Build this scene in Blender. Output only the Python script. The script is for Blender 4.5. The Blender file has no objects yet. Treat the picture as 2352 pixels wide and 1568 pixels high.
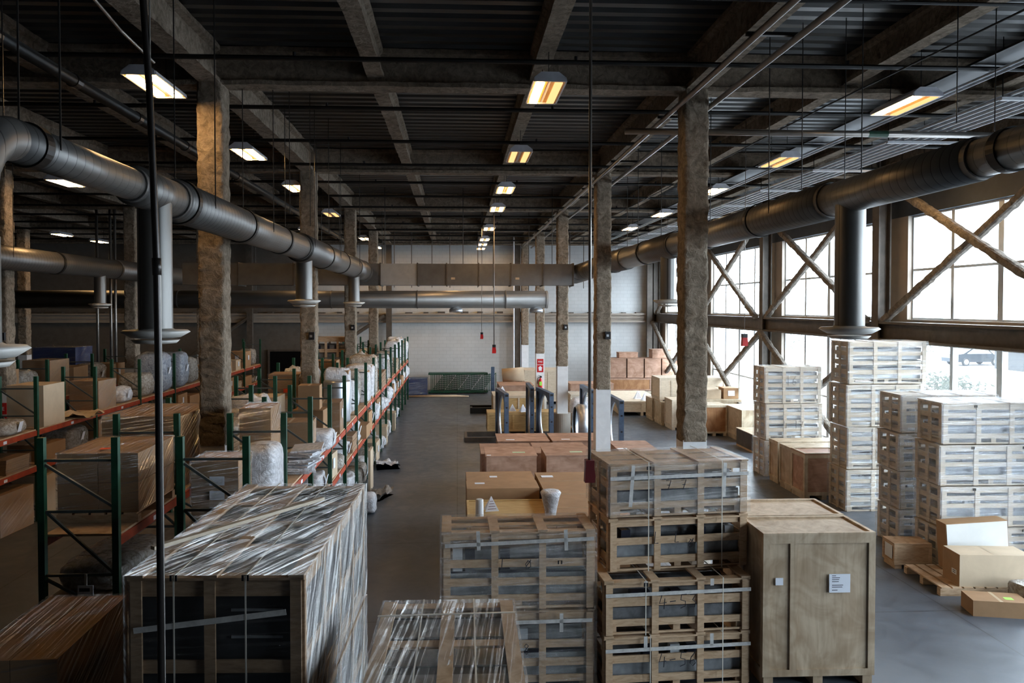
import bpy, math, random
from mathutils import Vector, Matrix, noise
R = math.radians
PI = math.pi
scene = bpy.context.scene
C = scene.collection

# ------------------------------------------------------------------ camera, world, exposure
F_PX, EYE = 1763.0, 4.7
cam_d = bpy.data.cameras.new('camera')
cam = bpy.data.objects.new('camera', cam_d)
C.objects.link(cam)
cam.location = (0, 0, EYE)
cam.rotation_euler = (PI / 2 - math.atan(40 / F_PX), 0, -math.atan(86 / F_PX))
cam_d.sensor_width = 36.0
cam_d.lens = 36.0 * F_PX / 2352
cam_d.shift_x = 40 / 2352
cam_d.shift_y = -41 / 2352
cam_d.clip_start = 0.05
cam_d.clip_end = 400
scene.camera = cam

scene.view_settings.view_transform = 'Standard'
scene.view_settings.look = 'None'
scene.view_settings.gamma = 1.0
scene.view_settings.use_curve_mapping = False
scene.view_settings.exposure = 0.0
cy = scene.cycles
cy.max_bounces = 7
cy.diffuse_bounces = 4
cy.glossy_bounces = 3
cy.transmission_bounces = 3
cy.transparent_max_bounces = 10
cy.caustics_reflective = False
cy.caustics_refractive = False
cy.sample_clamp_indirect = 8.0
cy.use_adaptive_sampling = True
cy.adaptive_threshold = 0.03
cy.use_denoising = True

SKY_STRENGTH = 23.0
LAMP_STRENGTH = 66.0
world = bpy.data.worlds.new('overcast_sky')
scene.world = world
world.use_nodes = True
wn = world.node_tree
wn.nodes.clear()
wo = wn.nodes.new('ShaderNodeOutputWorld')
wb = wn.nodes.new('ShaderNodeBackground')
wb.inputs[0].default_value = (0.76, 0.88, 1.0, 1)
wb.inputs[1].default_value = SKY_STRENGTH
wn.links.new(wb.outputs[0], wo.inputs[0])

WALL_X = 11.5            # inner face of the window wall
BAYS = [(0.1, 4.5), (4.5, 12.1), (12.1, 19.7), (19.7, 27.3), (27.3, 34.9), (34.9, 42.5)]  # first bay lies out of view, its width shaped to limit daylight
WIN_Z = [(0.55, 3.78), (4.36, 7.0)]
for (a, b) in BAYS:      # sky portals in the window openings: they only steer sampling of the sky
    for (z0, z1) in WIN_Z:
        ld = bpy.data.lights.new('window_portal', 'AREA')
        ld.shape = 'RECTANGLE'
        ld.size, ld.size_y = z1 - z0, b - a - 1.2
        ld.cycles.is_portal = True
        lo = bpy.data.objects.new('window_portal', ld)
        C.objects.link(lo)
        lo.location = (WALL_X + 0.3, (a + b) / 2, (z0 + z1) / 2)
        lo.rotation_euler = (0, PI / 2, 0)

# ------------------------------------------------------------------ materials
MATS = {}


class N:
    """short wiring helper for one material"""
    def __init__(self, name):
        self.m = bpy.data.materials.new(name)
        self.m.use_nodes = True
        self.t = self.m.node_tree
        self.t.nodes.clear()
        self.out = self.n('ShaderNodeOutputMaterial')
        MATS[name] = self.m

    def n(self, kind, **kw):
        nd = self.t.nodes.new(kind)
        for k, v in kw.items():
            if isinstance(k, str) and k.startswith('i_'):
                nd.inputs[k[2:].replace('_', ' ')].default_value = v
            else:
                setattr(nd, k, v)
        return nd

    def l(self, a, ai, b, bi):
        self.t.links.new(a.outputs[ai], b.inputs[bi])

    def coords(self, out='Object', scale=(1, 1, 1)):
        tc = self.n('ShaderNodeTexCoord')
        mp = self.n('ShaderNodeMapping')
        mp.inputs['Scale'].default_value = scale
        self.l(tc, out, mp, 'Vector')
        return mp

    def noise(self, co, scale, detail=4, rough=0.55, dist=0.0):
        nz = self.n('ShaderNodeTexNoise')
        nz.inputs['Scale'].default_value = scale
        nz.inputs['Detail'].default_value = detail
        nz.inputs['Roughness'].default_value = rough
        nz.inputs['Distortion'].default_value = dist
        self.l(co, 'Vector', nz, 'Vector')
        return nz

    def ramp(self, src, si, stops):
        r = self.n('ShaderNodeValToRGB')
        e = r.color_ramp.elements
        while len(e) < len(stops):
            e.new(0.5)
        for el, (p, c) in zip(e, stops):
            el.position = p
            el.color = (*c, 1) if len(c) == 3 else c
        self.l(src, si, r, 'Fac')
        return r

    def bsdf(self, rough=0.6, metal=0.0, spec=0.4):
        b = self.n('ShaderNodeBsdfPrincipled')
        b.inputs['Roughness'].default_value = rough
        b.inputs['Metallic'].default_value = metal
        b.inputs['Specular IOR Level'].default_value = spec
        self.l(b, 0, self.out, 0)
        return b

    def bump(self, b, src, si, strength=0.3, distance=0.02):
        bp = self.n('ShaderNodeBump')
        bp.inputs['Strength'].default_value = strength
        bp.inputs['Distance'].default_value = distance
        self.l(src, si, bp, 'Height')
        self.l(bp, 0, b, 'Normal')
        return bp

    def objvar(self, src, si, amt):
        """multiply a colour by 1 +- amt per object"""
        oi = self.n('ShaderNodeObjectInfo')
        mr = self.n('ShaderNodeMapRange')
        mr.inputs['To Min'].default_value = 1 - amt
        mr.inputs['To Max'].default_value = 1 + amt
        self.l(oi, 'Random', mr, 'Value')
        mx = self.n('ShaderNodeVectorMath', operation='SCALE')
        self.l(src, si, mx, 0)
        self.l(mr, 0, mx, 'Scale')
        return mx


def mix3(a, b, t):
    return tuple(x + (y - x) * t for x, y in zip(a, b))


def mat_wood(name, ca, cb, grain=(2, 2, 40), scale=1.2, rough=0.65, var=0.12, spots=False):
    w = N(name)
    co = w.coords('Object', grain)
    nz = w.noise(co, scale, 5, 0.6, 0.8)
    r = w.ramp(nz, 'Fac', [(0.3, ca), (0.5, mix3(ca, cb, .55)), (0.72, cb)])
    v = w.objvar(r, 'Color', var)
    b = w.bsdf(rough, 0, 0.3)
    if spots:
        c2 = w.coords('Object', (1, 1, 1))
        n2 = w.noise(c2, 1.7, 3, 0.6, 1.5)
        r2 = w.ramp(n2, 'Fac', [(0.35, (0.72, 0.66, 0.6)), (0.6, (1, 1, 1))])
        mx = w.n('ShaderNodeMix', data_type='RGBA', blend_type='MULTIPLY')
        mx.inputs['Factor'].default_value = 1
        w.l(v, 0, mx, 6)
        w.l(r2, 'Color', mx, 7)
        w.l(mx, 2, b, 'Base Color')
    else:
        w.l(v, 0, b, 'Base Color')
    w.bump(b, nz, 'Fac', 0.15, 0.01)
    return w.m


def mat_plain(name, col, rough=0.5, metal=0.0, spec=0.4, var=0.06, nscale=3.0, dirt=0.18, bump=0.0, bscale=60, objvar=0.0):
    w = N(name)
    co = w.coords('Object')
    nz = w.noise(co, nscale, 4, 0.6, 0.3)
    r = w.ramp(nz, 'Fac', [(0.3, tuple(c * (1 - dirt) for c in col)), (0.7, tuple(min(1, c * (1 + var)) for c in col))])
    b = w.bsdf(rough, metal, spec)
    if objvar:
        v = w.objvar(r, 'Color', objvar)
        w.l(v, 0, b, 'Base Color')
    else:
        w.l(r, 'Color', b, 'Base Color')
    if bump:
        n2 = w.noise(co, bscale, 4, 0.65)
        w.bump(b, n2, 'Fac', bump, 0.03)
    return w.m


mat_wood('slat_wood', (0.38, 0.245, 0.14), (0.61, 0.435, 0.285), (3, 3, 14), 2.0)
mat_wood('crate_brown', (0.26, 0.165, 0.095), (0.44, 0.305, 0.195), (3, 3, 14), 2.0)
mat_wood('pale_wood', (0.46, 0.375, 0.27), (0.62, 0.53, 0.41), (3, 3, 14), 2.0)
mat_wood('yellow_wood', (0.42, 0.27, 0.11), (0.60, 0.42, 0.20), (2, 12, 12), 1.6)
mat_wood('plywood_grey', (0.42, 0.32, 0.215), (0.60, 0.475, 0.34), (9, 9, 1.0), 1.3, 0.6, 0.05, True)
mat_wood('plywood_pale', (0.46, 0.38, 0.27), (0.60, 0.51, 0.38), (8, 8, 1.0), 1.3, 0.6, 0.08, True)
mat_wood('plywood_pink', (0.34, 0.195, 0.135), (0.47, 0.30, 0.215), (2, 8, 8), 1.2, 0.65, 0.14, True)
mat_wood('plywood_orange', (0.30, 0.14, 0.06), (0.42, 0.22, 0.10), (8, 8, 1), 1.2, 0.65, 0.05, True)
mat_plain('cardboard', (0.36, 0.215, 0.115), 0.8, 0, 0.2, 0.08, 2.5, 0.14, 0, 60, 0.16)
mat_plain('cardboard_pale', (0.52, 0.41, 0.29), 0.8, 0, 0.2, 0.06, 2.5, 0.12, 0, 60, 0.1)
mat_plain('carton_white', (0.70, 0.70, 0.68), 0.7, 0, 0.2, 0.03, 2, 0.08, 0, 60, 0.06)
mat_plain('tape_brown', (0.45, 0.33, 0.20), 0.35, 0, 0.5)
mat_plain('paper', (0.78, 0.80, 0.86), 0.7, 0, 0.2, 0.02, 2, 0.05)
mat_plain('ink', (0.03, 0.03, 0.04), 0.6)
mat_plain('sticker_orange', (0.95, 0.10, 0.02), 0.6)
mat_plain('sticker_green', (0.35, 0.80, 0.10), 0.6)
mat_plain('sticker_mint', (0.50, 0.62, 0.42), 0.7)
mat_plain('strap', (0.62, 0.58, 0.50), 0.4)
mat_plain('packing_tape', (0.62, 0.60, 0.57), 0.35, 0, 0.5, 0.1, 12, 0.3)
mat_plain('black_plastic', (0.012, 0.012, 0.014), 0.4)
mat_plain('rack_green', (0.010, 0.058, 0.030), 0.42, 0, 0.45, 0.3, 6, 0.35)
mat_plain('brace_grey', (0.10, 0.115, 0.11), 0.45, 0.4)
mat_plain('beam_orange', (0.40, 0.055, 0.016), 0.5, 0, 0.4, 0.2, 5, 0.35)
mat_plain('frame_blue', (0.075, 0.115, 0.185), 0.4, 0.25, 0.5, 0.2, 5, 0.3)
mat_plain('zinc', (0.50, 0.52, 0.55), 0.40, 0.85, 0.5, 0.1, 6, 0.2)
mat_plain('white_paint', (0.74, 0.75, 0.76), 0.6, 0, 0.3, 0.04, 4, 0.12)
mat_plain('steel_brown', (0.095, 0.08, 0.066), 0.6, 0.1, 0.3, 0.15, 4, 0.3)
mat_plain('pier_panel', (0.33, 0.285, 0.24), 0.75, 0, 0.2, 0.06, 2, 0.12)
mat_plain('wall_shaded', (0.13, 0.115, 0.10), 0.8, 0, 0.2)  # left stretch of the far wall, its dimness put into the colour
mat_plain('spandrel_shaded', (0.055, 0.062, 0.07), 0.7, 0, 0.2)  # wall colour darkened for the duct's shade above the windows
mat_plain('window_frame', (0.50, 0.53, 0.55), 0.4, 0.4, 0.5)
mat_plain('black_pipe', (0.012, 0.011, 0.010), 0.45, 0.2)
mat_plain('conduit_steel', (0.30, 0.275, 0.25), 0.35, 0.75, 0.5)
mat_plain('dark_conduit', (0.035, 0.030, 0.028), 0.32, 0.6, 0.5)
mat_plain('duct_dark', (0.16, 0.155, 0.15), 0.5, 0.55, 0.4, 0.12, 2, 0.2)
mat_plain('duct_panel', (0.42, 0.42, 0.41), 0.5, 0.3)
mat_plain('housing_white', (0.60, 0.60, 0.64), 0.4, 0.1)
mat_plain('amber_reflector', (0.75, 0.36, 0.07), 0.25, 0.5)
mat_plain('red_plastic', (0.50, 0.012, 0.012), 0.4)
mat_plain('dark_red', (0.12, 0.012, 0.014), 0.45)
mat_plain('equipment_grey', (0.22, 0.225, 0.235), 0.45, 0.3, 0.5, 0.2, 7, 0.4)
mat_plain('equipment_white', (0.66, 0.70, 0.73), 0.5, 0, 0.4, 0.05, 4, 0.15)
mat_plain('rail_dark', (0.03, 0.032, 0.05), 0.4, 0.3)
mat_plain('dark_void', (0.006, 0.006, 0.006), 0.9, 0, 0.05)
mat_plain('barrel_blue', (0.012, 0.03, 0.12), 0.4)
mat_plain('dish_white', (0.58, 0.56, 0.52), 0.45, 0.1)
mat_plain('car_paint', (0.026, 0.03, 0.034), 0.3, 0.2)
mat_plain('tyre', (0.02, 0.02, 0.02), 0.8)
mat_plain('shed_dark', (0.026, 0.026, 0.025), 0.8)
mat_plain('foliage_pale', (0.040, 0.042, 0.032), 0.9, 0, 0.1, 0.3, 4, 0.3)
mat_plain('asphalt', (0.33, 0.33, 0.34), 0.9, 0, 0.1, 0.1, 0.4, 0.15)

# opaque and clear polythene on bundles
w = N('white_plastic')
co = w.coords('Object', (1, 1, 1))
nz = w.noise(co, 7.0, 6, 0.65, 2.0)
r = w.ramp(nz, 'Fac', [(0.3, (0.42, 0.42, 0.44)), (0.62, (0.80, 0.81, 0.85))])
b = w.bsdf(0.22, 0, 0.6)
w.l(r, 'Color', b, 'Base Color')
w.bump(b, nz, 'Fac', 0.8, 0.05)
w = N('grey_plastic')
co = w.coords('Object', (1, 1, 1))
nz = w.noise(co, 6.0, 6, 0.65, 2.0)
r = w.ramp(nz, 'Fac', [(0.35, (0.20, 0.16, 0.12)), (0.62, (0.45, 0.42, 0.38))])
v = w.objvar(r, 'Color', 0.25)
b = w.bsdf(0.2, 0, 0.6)
w.l(v, 0, b, 'Base Color')
w.bump(b, nz, 'Fac', 0.8, 0.05)
w = N('blue_plastic')
co = w.coords('Object', (1, 1, 1))
nz = w.noise(co, 7.0, 6, 0.65, 2.0)
r = w.ramp(nz, 'Fac', [(0.3, (0.15, 0.18, 0.24)), (0.62, (0.42, 0.47, 0.55))])
b = w.bsdf(0.2, 0, 0.6)
w.l(r, 'Color', b, 'Base Color')
w.bump(b, nz, 'Fac', 0.8, 0.05)


def mat_film(name, base, gain, tint=(0.9, 0.9, 0.9), sc=(0.55, 13.0), milky=0.35, bump=0.8, rough=0.16, lo=0.40, hi=0.74, wide=26):
    w = N(name)
    uv = w.n('ShaderNodeUVMap')
    mp = w.n('ShaderNodeMapping')
    mp.inputs['Scale'].default_value = (sc[0], sc[1], 1)
    w.l(uv, 0, mp, 'Vector')
    nz = w.noise(mp, 1.0, 6, 0.62, 0.35)
    r = w.ramp(nz, 'Fac', [(lo, (0, 0, 0)), (hi, (1, 1, 1))])
    mp2 = w.n('ShaderNodeMapping')
    mp2.inputs['Scale'].default_value = (1.6, wide, 1)
    w.l(uv, 0, mp2, 'Vector')
    n2 = w.noise(mp2, 1.0, 5, 0.6, 1.2)
    ma = w.n('ShaderNodeMath', operation='MULTIPLY_ADD')
    w.l(r, 'Color', ma, 0)
    ma.inputs[1].default_value = gain
    ma.inputs[2].default_value = base
    gl = w.n('ShaderNodeBsdfGlossy')
    gl.inputs['Roughness'].default_value = rough
    gl.inputs['Color'].default_value = (*tint, 1)
    df = w.n('ShaderNodeBsdfDiffuse')
    df.inputs['Color'].default_value = (0.72, 0.72, 0.72, 1)
    tl = w.n('ShaderNodeBsdfTranslucent')
    tl.inputs['Color'].default_value = (0.72, 0.72, 0.72, 1)
    m0 = w.n('ShaderNodeMixShader')
    m0.inputs[0].default_value = 0.35
    w.l(df, 0, m0, 1)
    w.l(tl, 0, m0, 2)
    m1 = w.n('ShaderNodeMixShader')
    m1.inputs[0].default_value = milky
    w.l(gl, 0, m1, 1)
    w.l(m0, 0, m1, 2)
    tr = w.n('ShaderNodeBsdfTransparent')
    tr.inputs['Color'].default_value = (0.95, 0.95, 0.95, 1)
    m2 = w.n('ShaderNodeMixShader')
    w.l(ma, 0, m2, 0)
    w.l(tr, 0, m2, 1)
    w.l(m1, 0, m2, 2)
    bp = w.n('ShaderNodeBump')
    bp.inputs['Strength'].default_value = bump
    bp.inputs['Distance'].default_value = 0.03
    w.l(n2, 'Fac', bp, 'Height')
    w.l(bp, 0, gl, 'Normal')
    w.l(m2, 0, w.out, 0)
    return w.m


mat_film('film_clear', 0.07, 0.45, (0.95, 0.94, 0.92), (0.8, 18.0), 0.22, 1.0, 0.14, 0.46, 0.80, 34)
mat_film('film_streaky', 0.06, 0.85, (1, 0.97, 0.93), (0.7, 32.0), 0.20, 2.0, 0.10, 0.48, 0.74, 60)
mat_film('film_thin', 0.04, 0.30, (0.95, 0.92, 0.88), (0.8, 18.0), 0.12, 0.8, 0.12, 0.50, 0.80, 34)
mat_film('film_side', 0.10, 0.80, (1, 0.98, 0.95), (0.9, 15.0), 0.55, 1.5, 0.14, 0.42, 0.66, 30)
mat_film('film_milky', 0.11, 0.40, (0.92, 0.95, 1.0), (0.5, 14.0), 0.5, 0.8, 0.16, 0.40, 0.78, 30)

# glass
w = N('window_glass')
tr = w.n('ShaderNodeBsdfTransparent')
tr.inputs[0].default_value = (0.93, 0.96, 0.97, 1)
gl = w.n('ShaderNodeBsdfGlossy')
gl.inputs['Roughness'].default_value = 0.03
tl = w.n('ShaderNodeBsdfTranslucent')
tl.inputs[0].default_value = (0.8, 0.85, 0.9, 1)
ms = w.n('ShaderNodeMixShader')
ms.inputs[0].default_value = 0.06
w.l(tr, 0, ms, 1)
w.l(gl, 0, ms, 2)
ms2 = w.n('ShaderNodeMixShader')
ms2.inputs[0].default_value = 0.02
w.l(ms, 0, ms2, 1)
w.l(tl, 0, ms2, 2)
w.l(ms2, 0, w.out, 0)

# lamps
w = N('lamp_glow')
em = w.n('ShaderNodeEmission')
em.inputs[0].default_value = (1.0, 0.62, 0.27, 1)
em.inputs[1].default_value = LAMP_STRENGTH
w.l(em, 0, w.out, 0)
w = N('lamp_dim')
em = w.n('ShaderNodeEmission')
em.inputs[0].default_value = (1.0, 0.62, 0.25, 1)
em.inputs[1].default_value = 1.4
w.l(em, 0, w.out, 0)

# concrete floor with saw-cut joints, stains and a worn sheen
w = N('concrete')
co = w.coords('Object')
nz = w.noise(co, 0.35, 6, 0.6, 0.6)
n2 = w.noise(co, 2.5, 6, 0.65, 1.0)
r = w.ramp(nz, 'Fac', [(0.3, (0.066, 0.077, 0.095)), (0.7, (0.108, 0.123, 0.147))])
r2 = w.ramp(n2, 'Fac', [(0.3, (0.80, 0.79, 0.78)), (0.65, (1, 1, 1))])
mx = w.n('ShaderNodeMix', data_type='RGBA', blend_type='MULTIPLY')
mx.inputs['Factor'].default_value = 1
w.l(r, 'Color', mx, 6)
w.l(r2, 'Color', mx, 7)
br = w.n('ShaderNodeTexBrick')
br.offset = 0
br.inputs['Scale'].default_value = 1
br.inputs['Brick Width'].default_value = 3.8
br.inputs['Row Height'].default_value = 3.8
br.inputs['Mortar Size'].default_value = 0.012
br.inputs['Color1'].default_value = (1, 1, 1, 1)
br.inputs['Color2'].default_value = (0.95, 0.95, 0.95, 1)
br.inputs['Mortar'].default_value = (0.35, 0.34, 0.33, 1)
w.l(co, 0, br, 'Vector')
mx2 = w.n('ShaderNodeMix', data_type='RGBA', blend_type='MULTIPLY')
mx2.inputs['Factor'].default_value = 1
w.l(mx, 2, mx2, 6)
w.l(br, 'Color', mx2, 7)
b = w.bsdf(0.36, 0, 0.5)
w.l(mx2, 2, b, 'Base Color')
rr = w.ramp(n2, 'Fac', [(0.3, (0.28, 0.28, 0.28)), (0.7, (0.48, 0.48, 0.48))])
w.l(rr, 'Color', b, 'Roughness')
w.bump(b, n2, 'Fac', 0.05, 0.01)


def mat_fireproof(name, ca, cb):
    w = N(name)
    co = w.coords('Object')
    nz = w.noise(co, 9.0, 7, 0.7, 0.6)
    n2 = w.noise(co, 1.1, 4, 0.6)
    r = w.ramp(nz, 'Fac', [(0.33, ca), (0.68, cb)])
    r2 = w.ramp(n2, 'Fac', [(0.3, (0.72, 0.70, 0.68)), (0.65, (1, 1, 1))])
    mx = w.n('ShaderNodeMix', data_type='RGBA', blend_type='MULTIPLY')
    mx.inputs['Factor'].default_value = 1
    w.l(r, 'Color', mx, 6)
    w.l(r2, 'Color', mx, 7)
    b = w.bsdf(0.95, 0, 0.1)
    w.l(mx, 2, b, 'Base Color')
    w.bump(b, nz, 'Fac', 1.0, 0.06)
    return w.m


mat_fireproof('fireproofing', (0.16, 0.125, 0.09), (0.42, 0.345, 0.265))
mat_fireproof('fireproofing_grey', (0.12, 0.105, 0.09), (0.33, 0.29, 0.245))
mat_fireproof('fireproofing_dark', (0.16, 0.125, 0.092), (0.38, 0.305, 0.23))

# sheet-metal roof deck
mat_plain('equipment_dark', (0.05, 0.052, 0.055), 0.5, 0.2, 0.4, 0.2, 4, 0.35)
mat_plain('equipment_mid', (0.30, 0.315, 0.33), 0.5, 0.2, 0.4, 0.15, 6, 0.35)
w = N('roof_deck')
co = w.coords('Object', (0.3, 3, 1))
nz = w.noise(co, 2.0, 4)
r = w.ramp(nz, 'Fac', [(0.3, (0.062, 0.060, 0.057)), (0.7, (0.110, 0.106, 0.100))])
b = w.bsdf(0.34, 0.55, 0.5)
w.l(r, 'Color', b, 'Base Color')

# spiral duct with fine seams
w = N('spiral_duct')
co = w.coords('Object')
wv = w.n('ShaderNodeTexWave', wave_type='BANDS', bands_direction='Y', wave_profile='SAW')
wv.inputs['Scale'].default_value = 2.3
w.l(co, 0, wv, 'Vector')
r = w.ramp(wv, 'Fac', [(0.0, (0.03, 0.029, 0.028)), (0.10, (0.19, 0.184, 0.175)), (1.0, (0.215, 0.208, 0.20))])
nz = w.noise(co, 2.0, 5)
r2 = w.ramp(nz, 'Fac', [(0.3, (0.85, 0.84, 0.82)), (0.7, (1, 1, 1))])
mx = w.n('ShaderNodeMix', data_type='RGBA', blend_type='MULTIPLY')
mx.inputs['Factor'].default_value = 1
w.l(r, 'Color', mx, 6)
w.l(r2, 'Color', mx, 7)
b = w.bsdf(0.40, 0.65, 0.4)
w.l(mx, 2, b, 'Base Color')
w.bump(b, nz, 'Fac', 0.05, 0.02)

# block wall panels
w = N('wall_panel')
co = w.coords('Object')
nz = w.noise(co, 0.5, 4)
r = w.ramp(nz, 'Fac', [(0.3, (0.46, 0.47, 0.47)), (0.7, (0.56, 0.57, 0.565))])
sp = w.n('ShaderNodeSeparateXYZ')
w.l(co, 0, sp, 0)
cb = w.n('ShaderNodeCombineXYZ')
w.l(sp, 'X', cb, 'X')
w.l(sp, 'Z', cb, 'Y')
br = w.n('ShaderNodeTexBrick')
br.inputs['Scale'].default_value = 1
br.inputs['Brick Width'].default_value = 0.4
br.inputs['Row Height'].default_value = 0.2
br.inputs['Mortar Size'].default_value = 0.012
br.inputs['Color1'].default_value = (1, 1, 1, 1)
br.inputs['Color2'].default_value = (0.96, 0.96, 0.96, 1)
br.inputs['Mortar'].default_value = (0.86, 0.86, 0.86, 1)
w.l(cb, 0, br, 'Vector')
mx = w.n('ShaderNodeMix', data_type='RGBA', blend_type='MULTIPLY')
mx.inputs['Factor'].default_value = 1
w.l(r, 'Color', mx, 6)
w.l(br, 'Color', mx, 7)
b = w.bsdf(0.8, 0, 0.2)
w.l(mx, 2, b, 'Base Color')

# ------------------------------------------------------------------ mesh helpers


class MB:
    def __init__(self):
        self.v, self.f, self.uv = [], [], None

    def _add(self, vs, fs):
        o = len(self.v)
        self.v += [tuple(x) for x in vs]
        self.f += [tuple(i + o for i in f) for f in fs]
        return self

    def box(self, x0, x1, y0, y1, z0, z1, M=None):
        vs = [Vector((x, y, z)) for z in (z0, z1) for y in (y0, y1) for x in (x0, x1)]
        if M:
            vs = [M @ v for v in vs]
        return self._add(vs, [(0, 2, 3, 1), (4, 5, 7, 6), (0, 1, 5, 4), (2, 6, 7, 3), (0, 4, 6, 2), (1, 3, 7, 5)])

    def bar(self, p, q, w, h=None, up=(0, 0, 1)):
        """rectangular bar from p to q, w wide and h along 'up'"""
        h = w if h is None else h
        p, q = Vector(p), Vector(q)
        d = (q - p).normalized()
        u = Vector(up)
        s = d.cross(u)
        if s.length < 1e-4:
            s = d.cross(Vector((1, 0, 0)))
        s.normalize()
        u = s.cross(d)
        vs = [a + s * (i * w / 2) + u * (j * h / 2) for a in (p, q) for i, j in ((-1, -1), (1, -1), (1, 1), (-1, 1))]
        return self._add(vs, [(0, 1, 2, 3), (7, 6, 5, 4), (0, 4, 5, 1), (1, 5, 6, 2), (2, 6, 7, 3), (3, 7, 4, 0)])

    def path(self, pts, r, n=10, caps=True):
        pts = [Vector(p) for p in pts]
        rs = r if isinstance(r, (list, tuple)) else [r] * len(pts)
        vs, fs = [], []
        ref = None
        for i, p in enumerate(pts):
            a = pts[max(i - 1, 0)]
            c = pts[min(i + 1, len(pts) - 1)]
            d = (c - a)
            if d.length < 1e-9:
                d = Vector((0, 0, 1))
            d.normalize()
            if ref is None:
                ref = d.orthogonal().normalized()
            s = (ref - d * ref.dot(d))
            if s.length < 1e-5:
                s = d.orthogonal()
            s.normalize()
            ref = s
            t = d.cross(s)
            for k in range(n):
                an = 2 * PI * k / n
                vs.append(p + (s * math.cos(an) + t * math.sin(an)) * rs[i])
        for i in range(len(pts) - 1):
            for k in range(n):
                k2 = (k + 1) % n
                fs.append((i * n + k, i * n + k2, (i + 1) * n + k2, (i + 1) * n + k))
        if caps:
            fs.append(tuple(range(n))[::-1])
            fs.append(tuple((len(pts) - 1) * n + k for k in range(n)))
        return self._add(vs, fs)

    def lathe(self, prof, c=(0, 0, 0), n=24):
        vs, fs = [], []
        for (r, z) in prof:
            for k in range(n):
                a = 2 * PI * k / n
                vs.append((c[0] + r * math.cos(a), c[1] + r * math.sin(a), c[2] + z))
        for i in range(len(prof) - 1):
            for k in range(n):
                k2 = (k + 1) % n
                fs.append((i * n + k, i * n + k2, (i + 1) * n + k2, (i + 1) * n + k))
        return self._add(vs, fs)

    def prism(self, poly, a, b, axis='Y'):
        """extrude a closed 2D outline from a to b along an axis; the outline is in the two other axes"""
        def pt(u, v, t):
            return {'Y': (u, t, v), 'X': (t, u, v), 'Z': (u, v, t)}[axis]
        n = len(poly)
        vs = [pt(u, v, a) for u, v in poly] + [pt(u, v, b) for u, v in poly]
        fs = [(i, (i + 1) % n, n + (i + 1) % n, n + i) for i in range(n)]
        fs += [tuple(range(n))[::-1], tuple(range(n, 2 * n))]
        return self._add(vs, fs)

    def mesh(self, name, mat, smooth=False):
        me = bpy.data.meshes.new(name)
        me.from_pydata(self.v, [], self.f)
        if self.uv:
            l = me.uv_layers.new(name='UVMap')
            flat = [c for f in self.uv for uv in f for c in uv]
            l.data.foreach_set('uv', flat)
        if smooth:
            me.polygons.foreach_set('use_smooth', [True] * len(me.polygons))
        me.materials.append(MATS[mat])
        me.update()
        return me

    def build(self, name, mat, parent=None, smooth=False, label=None):
        o = bpy.data.objects.new(name, self.mesh(name, mat, smooth))
        C.objects.link(o)
        if smooth == 'auto':
            pass
        if parent is not None:
            o.parent = parent
        if label:
            o['label'] = label
        return o


USED = {}


def tag(o, label, cat, group=None, kind=None):
    n = len(label.split())
    if not 4 <= n <= 16:
        print('LABEL LENGTH', n, label)
    if label in USED and not (group and USED[label] == group):
        print('DUPLICATE LABEL', label)
    USED[label] = group
    o['label'] = label
    o['category'] = cat
    if group:
        o['group'] = group
    if kind:
        o['kind'] = kind
    return o


def thing(name, label, cat, loc=(0, 0, 0), rz=0.0, group=None, kind=None):
    o = bpy.data.objects.new(name, None)
    o.empty_display_size = 0.1
    C.objects.link(o)
    o.location = loc
    o.rotation_euler = (0, 0, rz)
    return tag(o, label, cat, group, kind)


def copy_tree(o, parent=None):
    c = o.copy()
    C.objects.link(c)
    c.parent = parent
    for ch in list(o.children):
        copy_tree(ch, c)
    return c


def relabel(o, label, group=None):
    return tag(o, label, o['category'], group or o.get('group'))


def text(body, size, mat, parent, loc, rot=(PI / 2, 0, 0), name='marking', shear=0.0, ext=0.0008):
    cu = bpy.data.curves.new(name, 'FONT')
    cu.body = body
    cu.size = size
    cu.align_x = 'CENTER'
    cu.align_y = 'CENTER'
    cu.extrude = ext
    cu.shear = shear
    cu.materials.append(MATS[mat])
    tmp = bpy.data.objects.new(name, cu)
    me = bpy.data.meshes.new_from_object(tmp)
    bpy.data.objects.remove(tmp)
    o = bpy.data.objects.new(name, me)
    C.objects.link(o)
    o.parent = parent
    o.location = loc
    o.rotation_euler = rot
    return o


def scribble(strokes, size, r, mat, parent, loc, rotz=0.0, name='marking'):
    """hand-drawn marker strokes on a face that looks towards -Y; strokes in a unit box"""
    m = MB()
    for st in strokes:
        m.path([(x * size, 0, y * size) for x, y in st], r, 5)
    o = m.build(name, mat, parent)
    o.location = loc
    o.rotation_euler = (0, 0, rotz)
    return o


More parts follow.
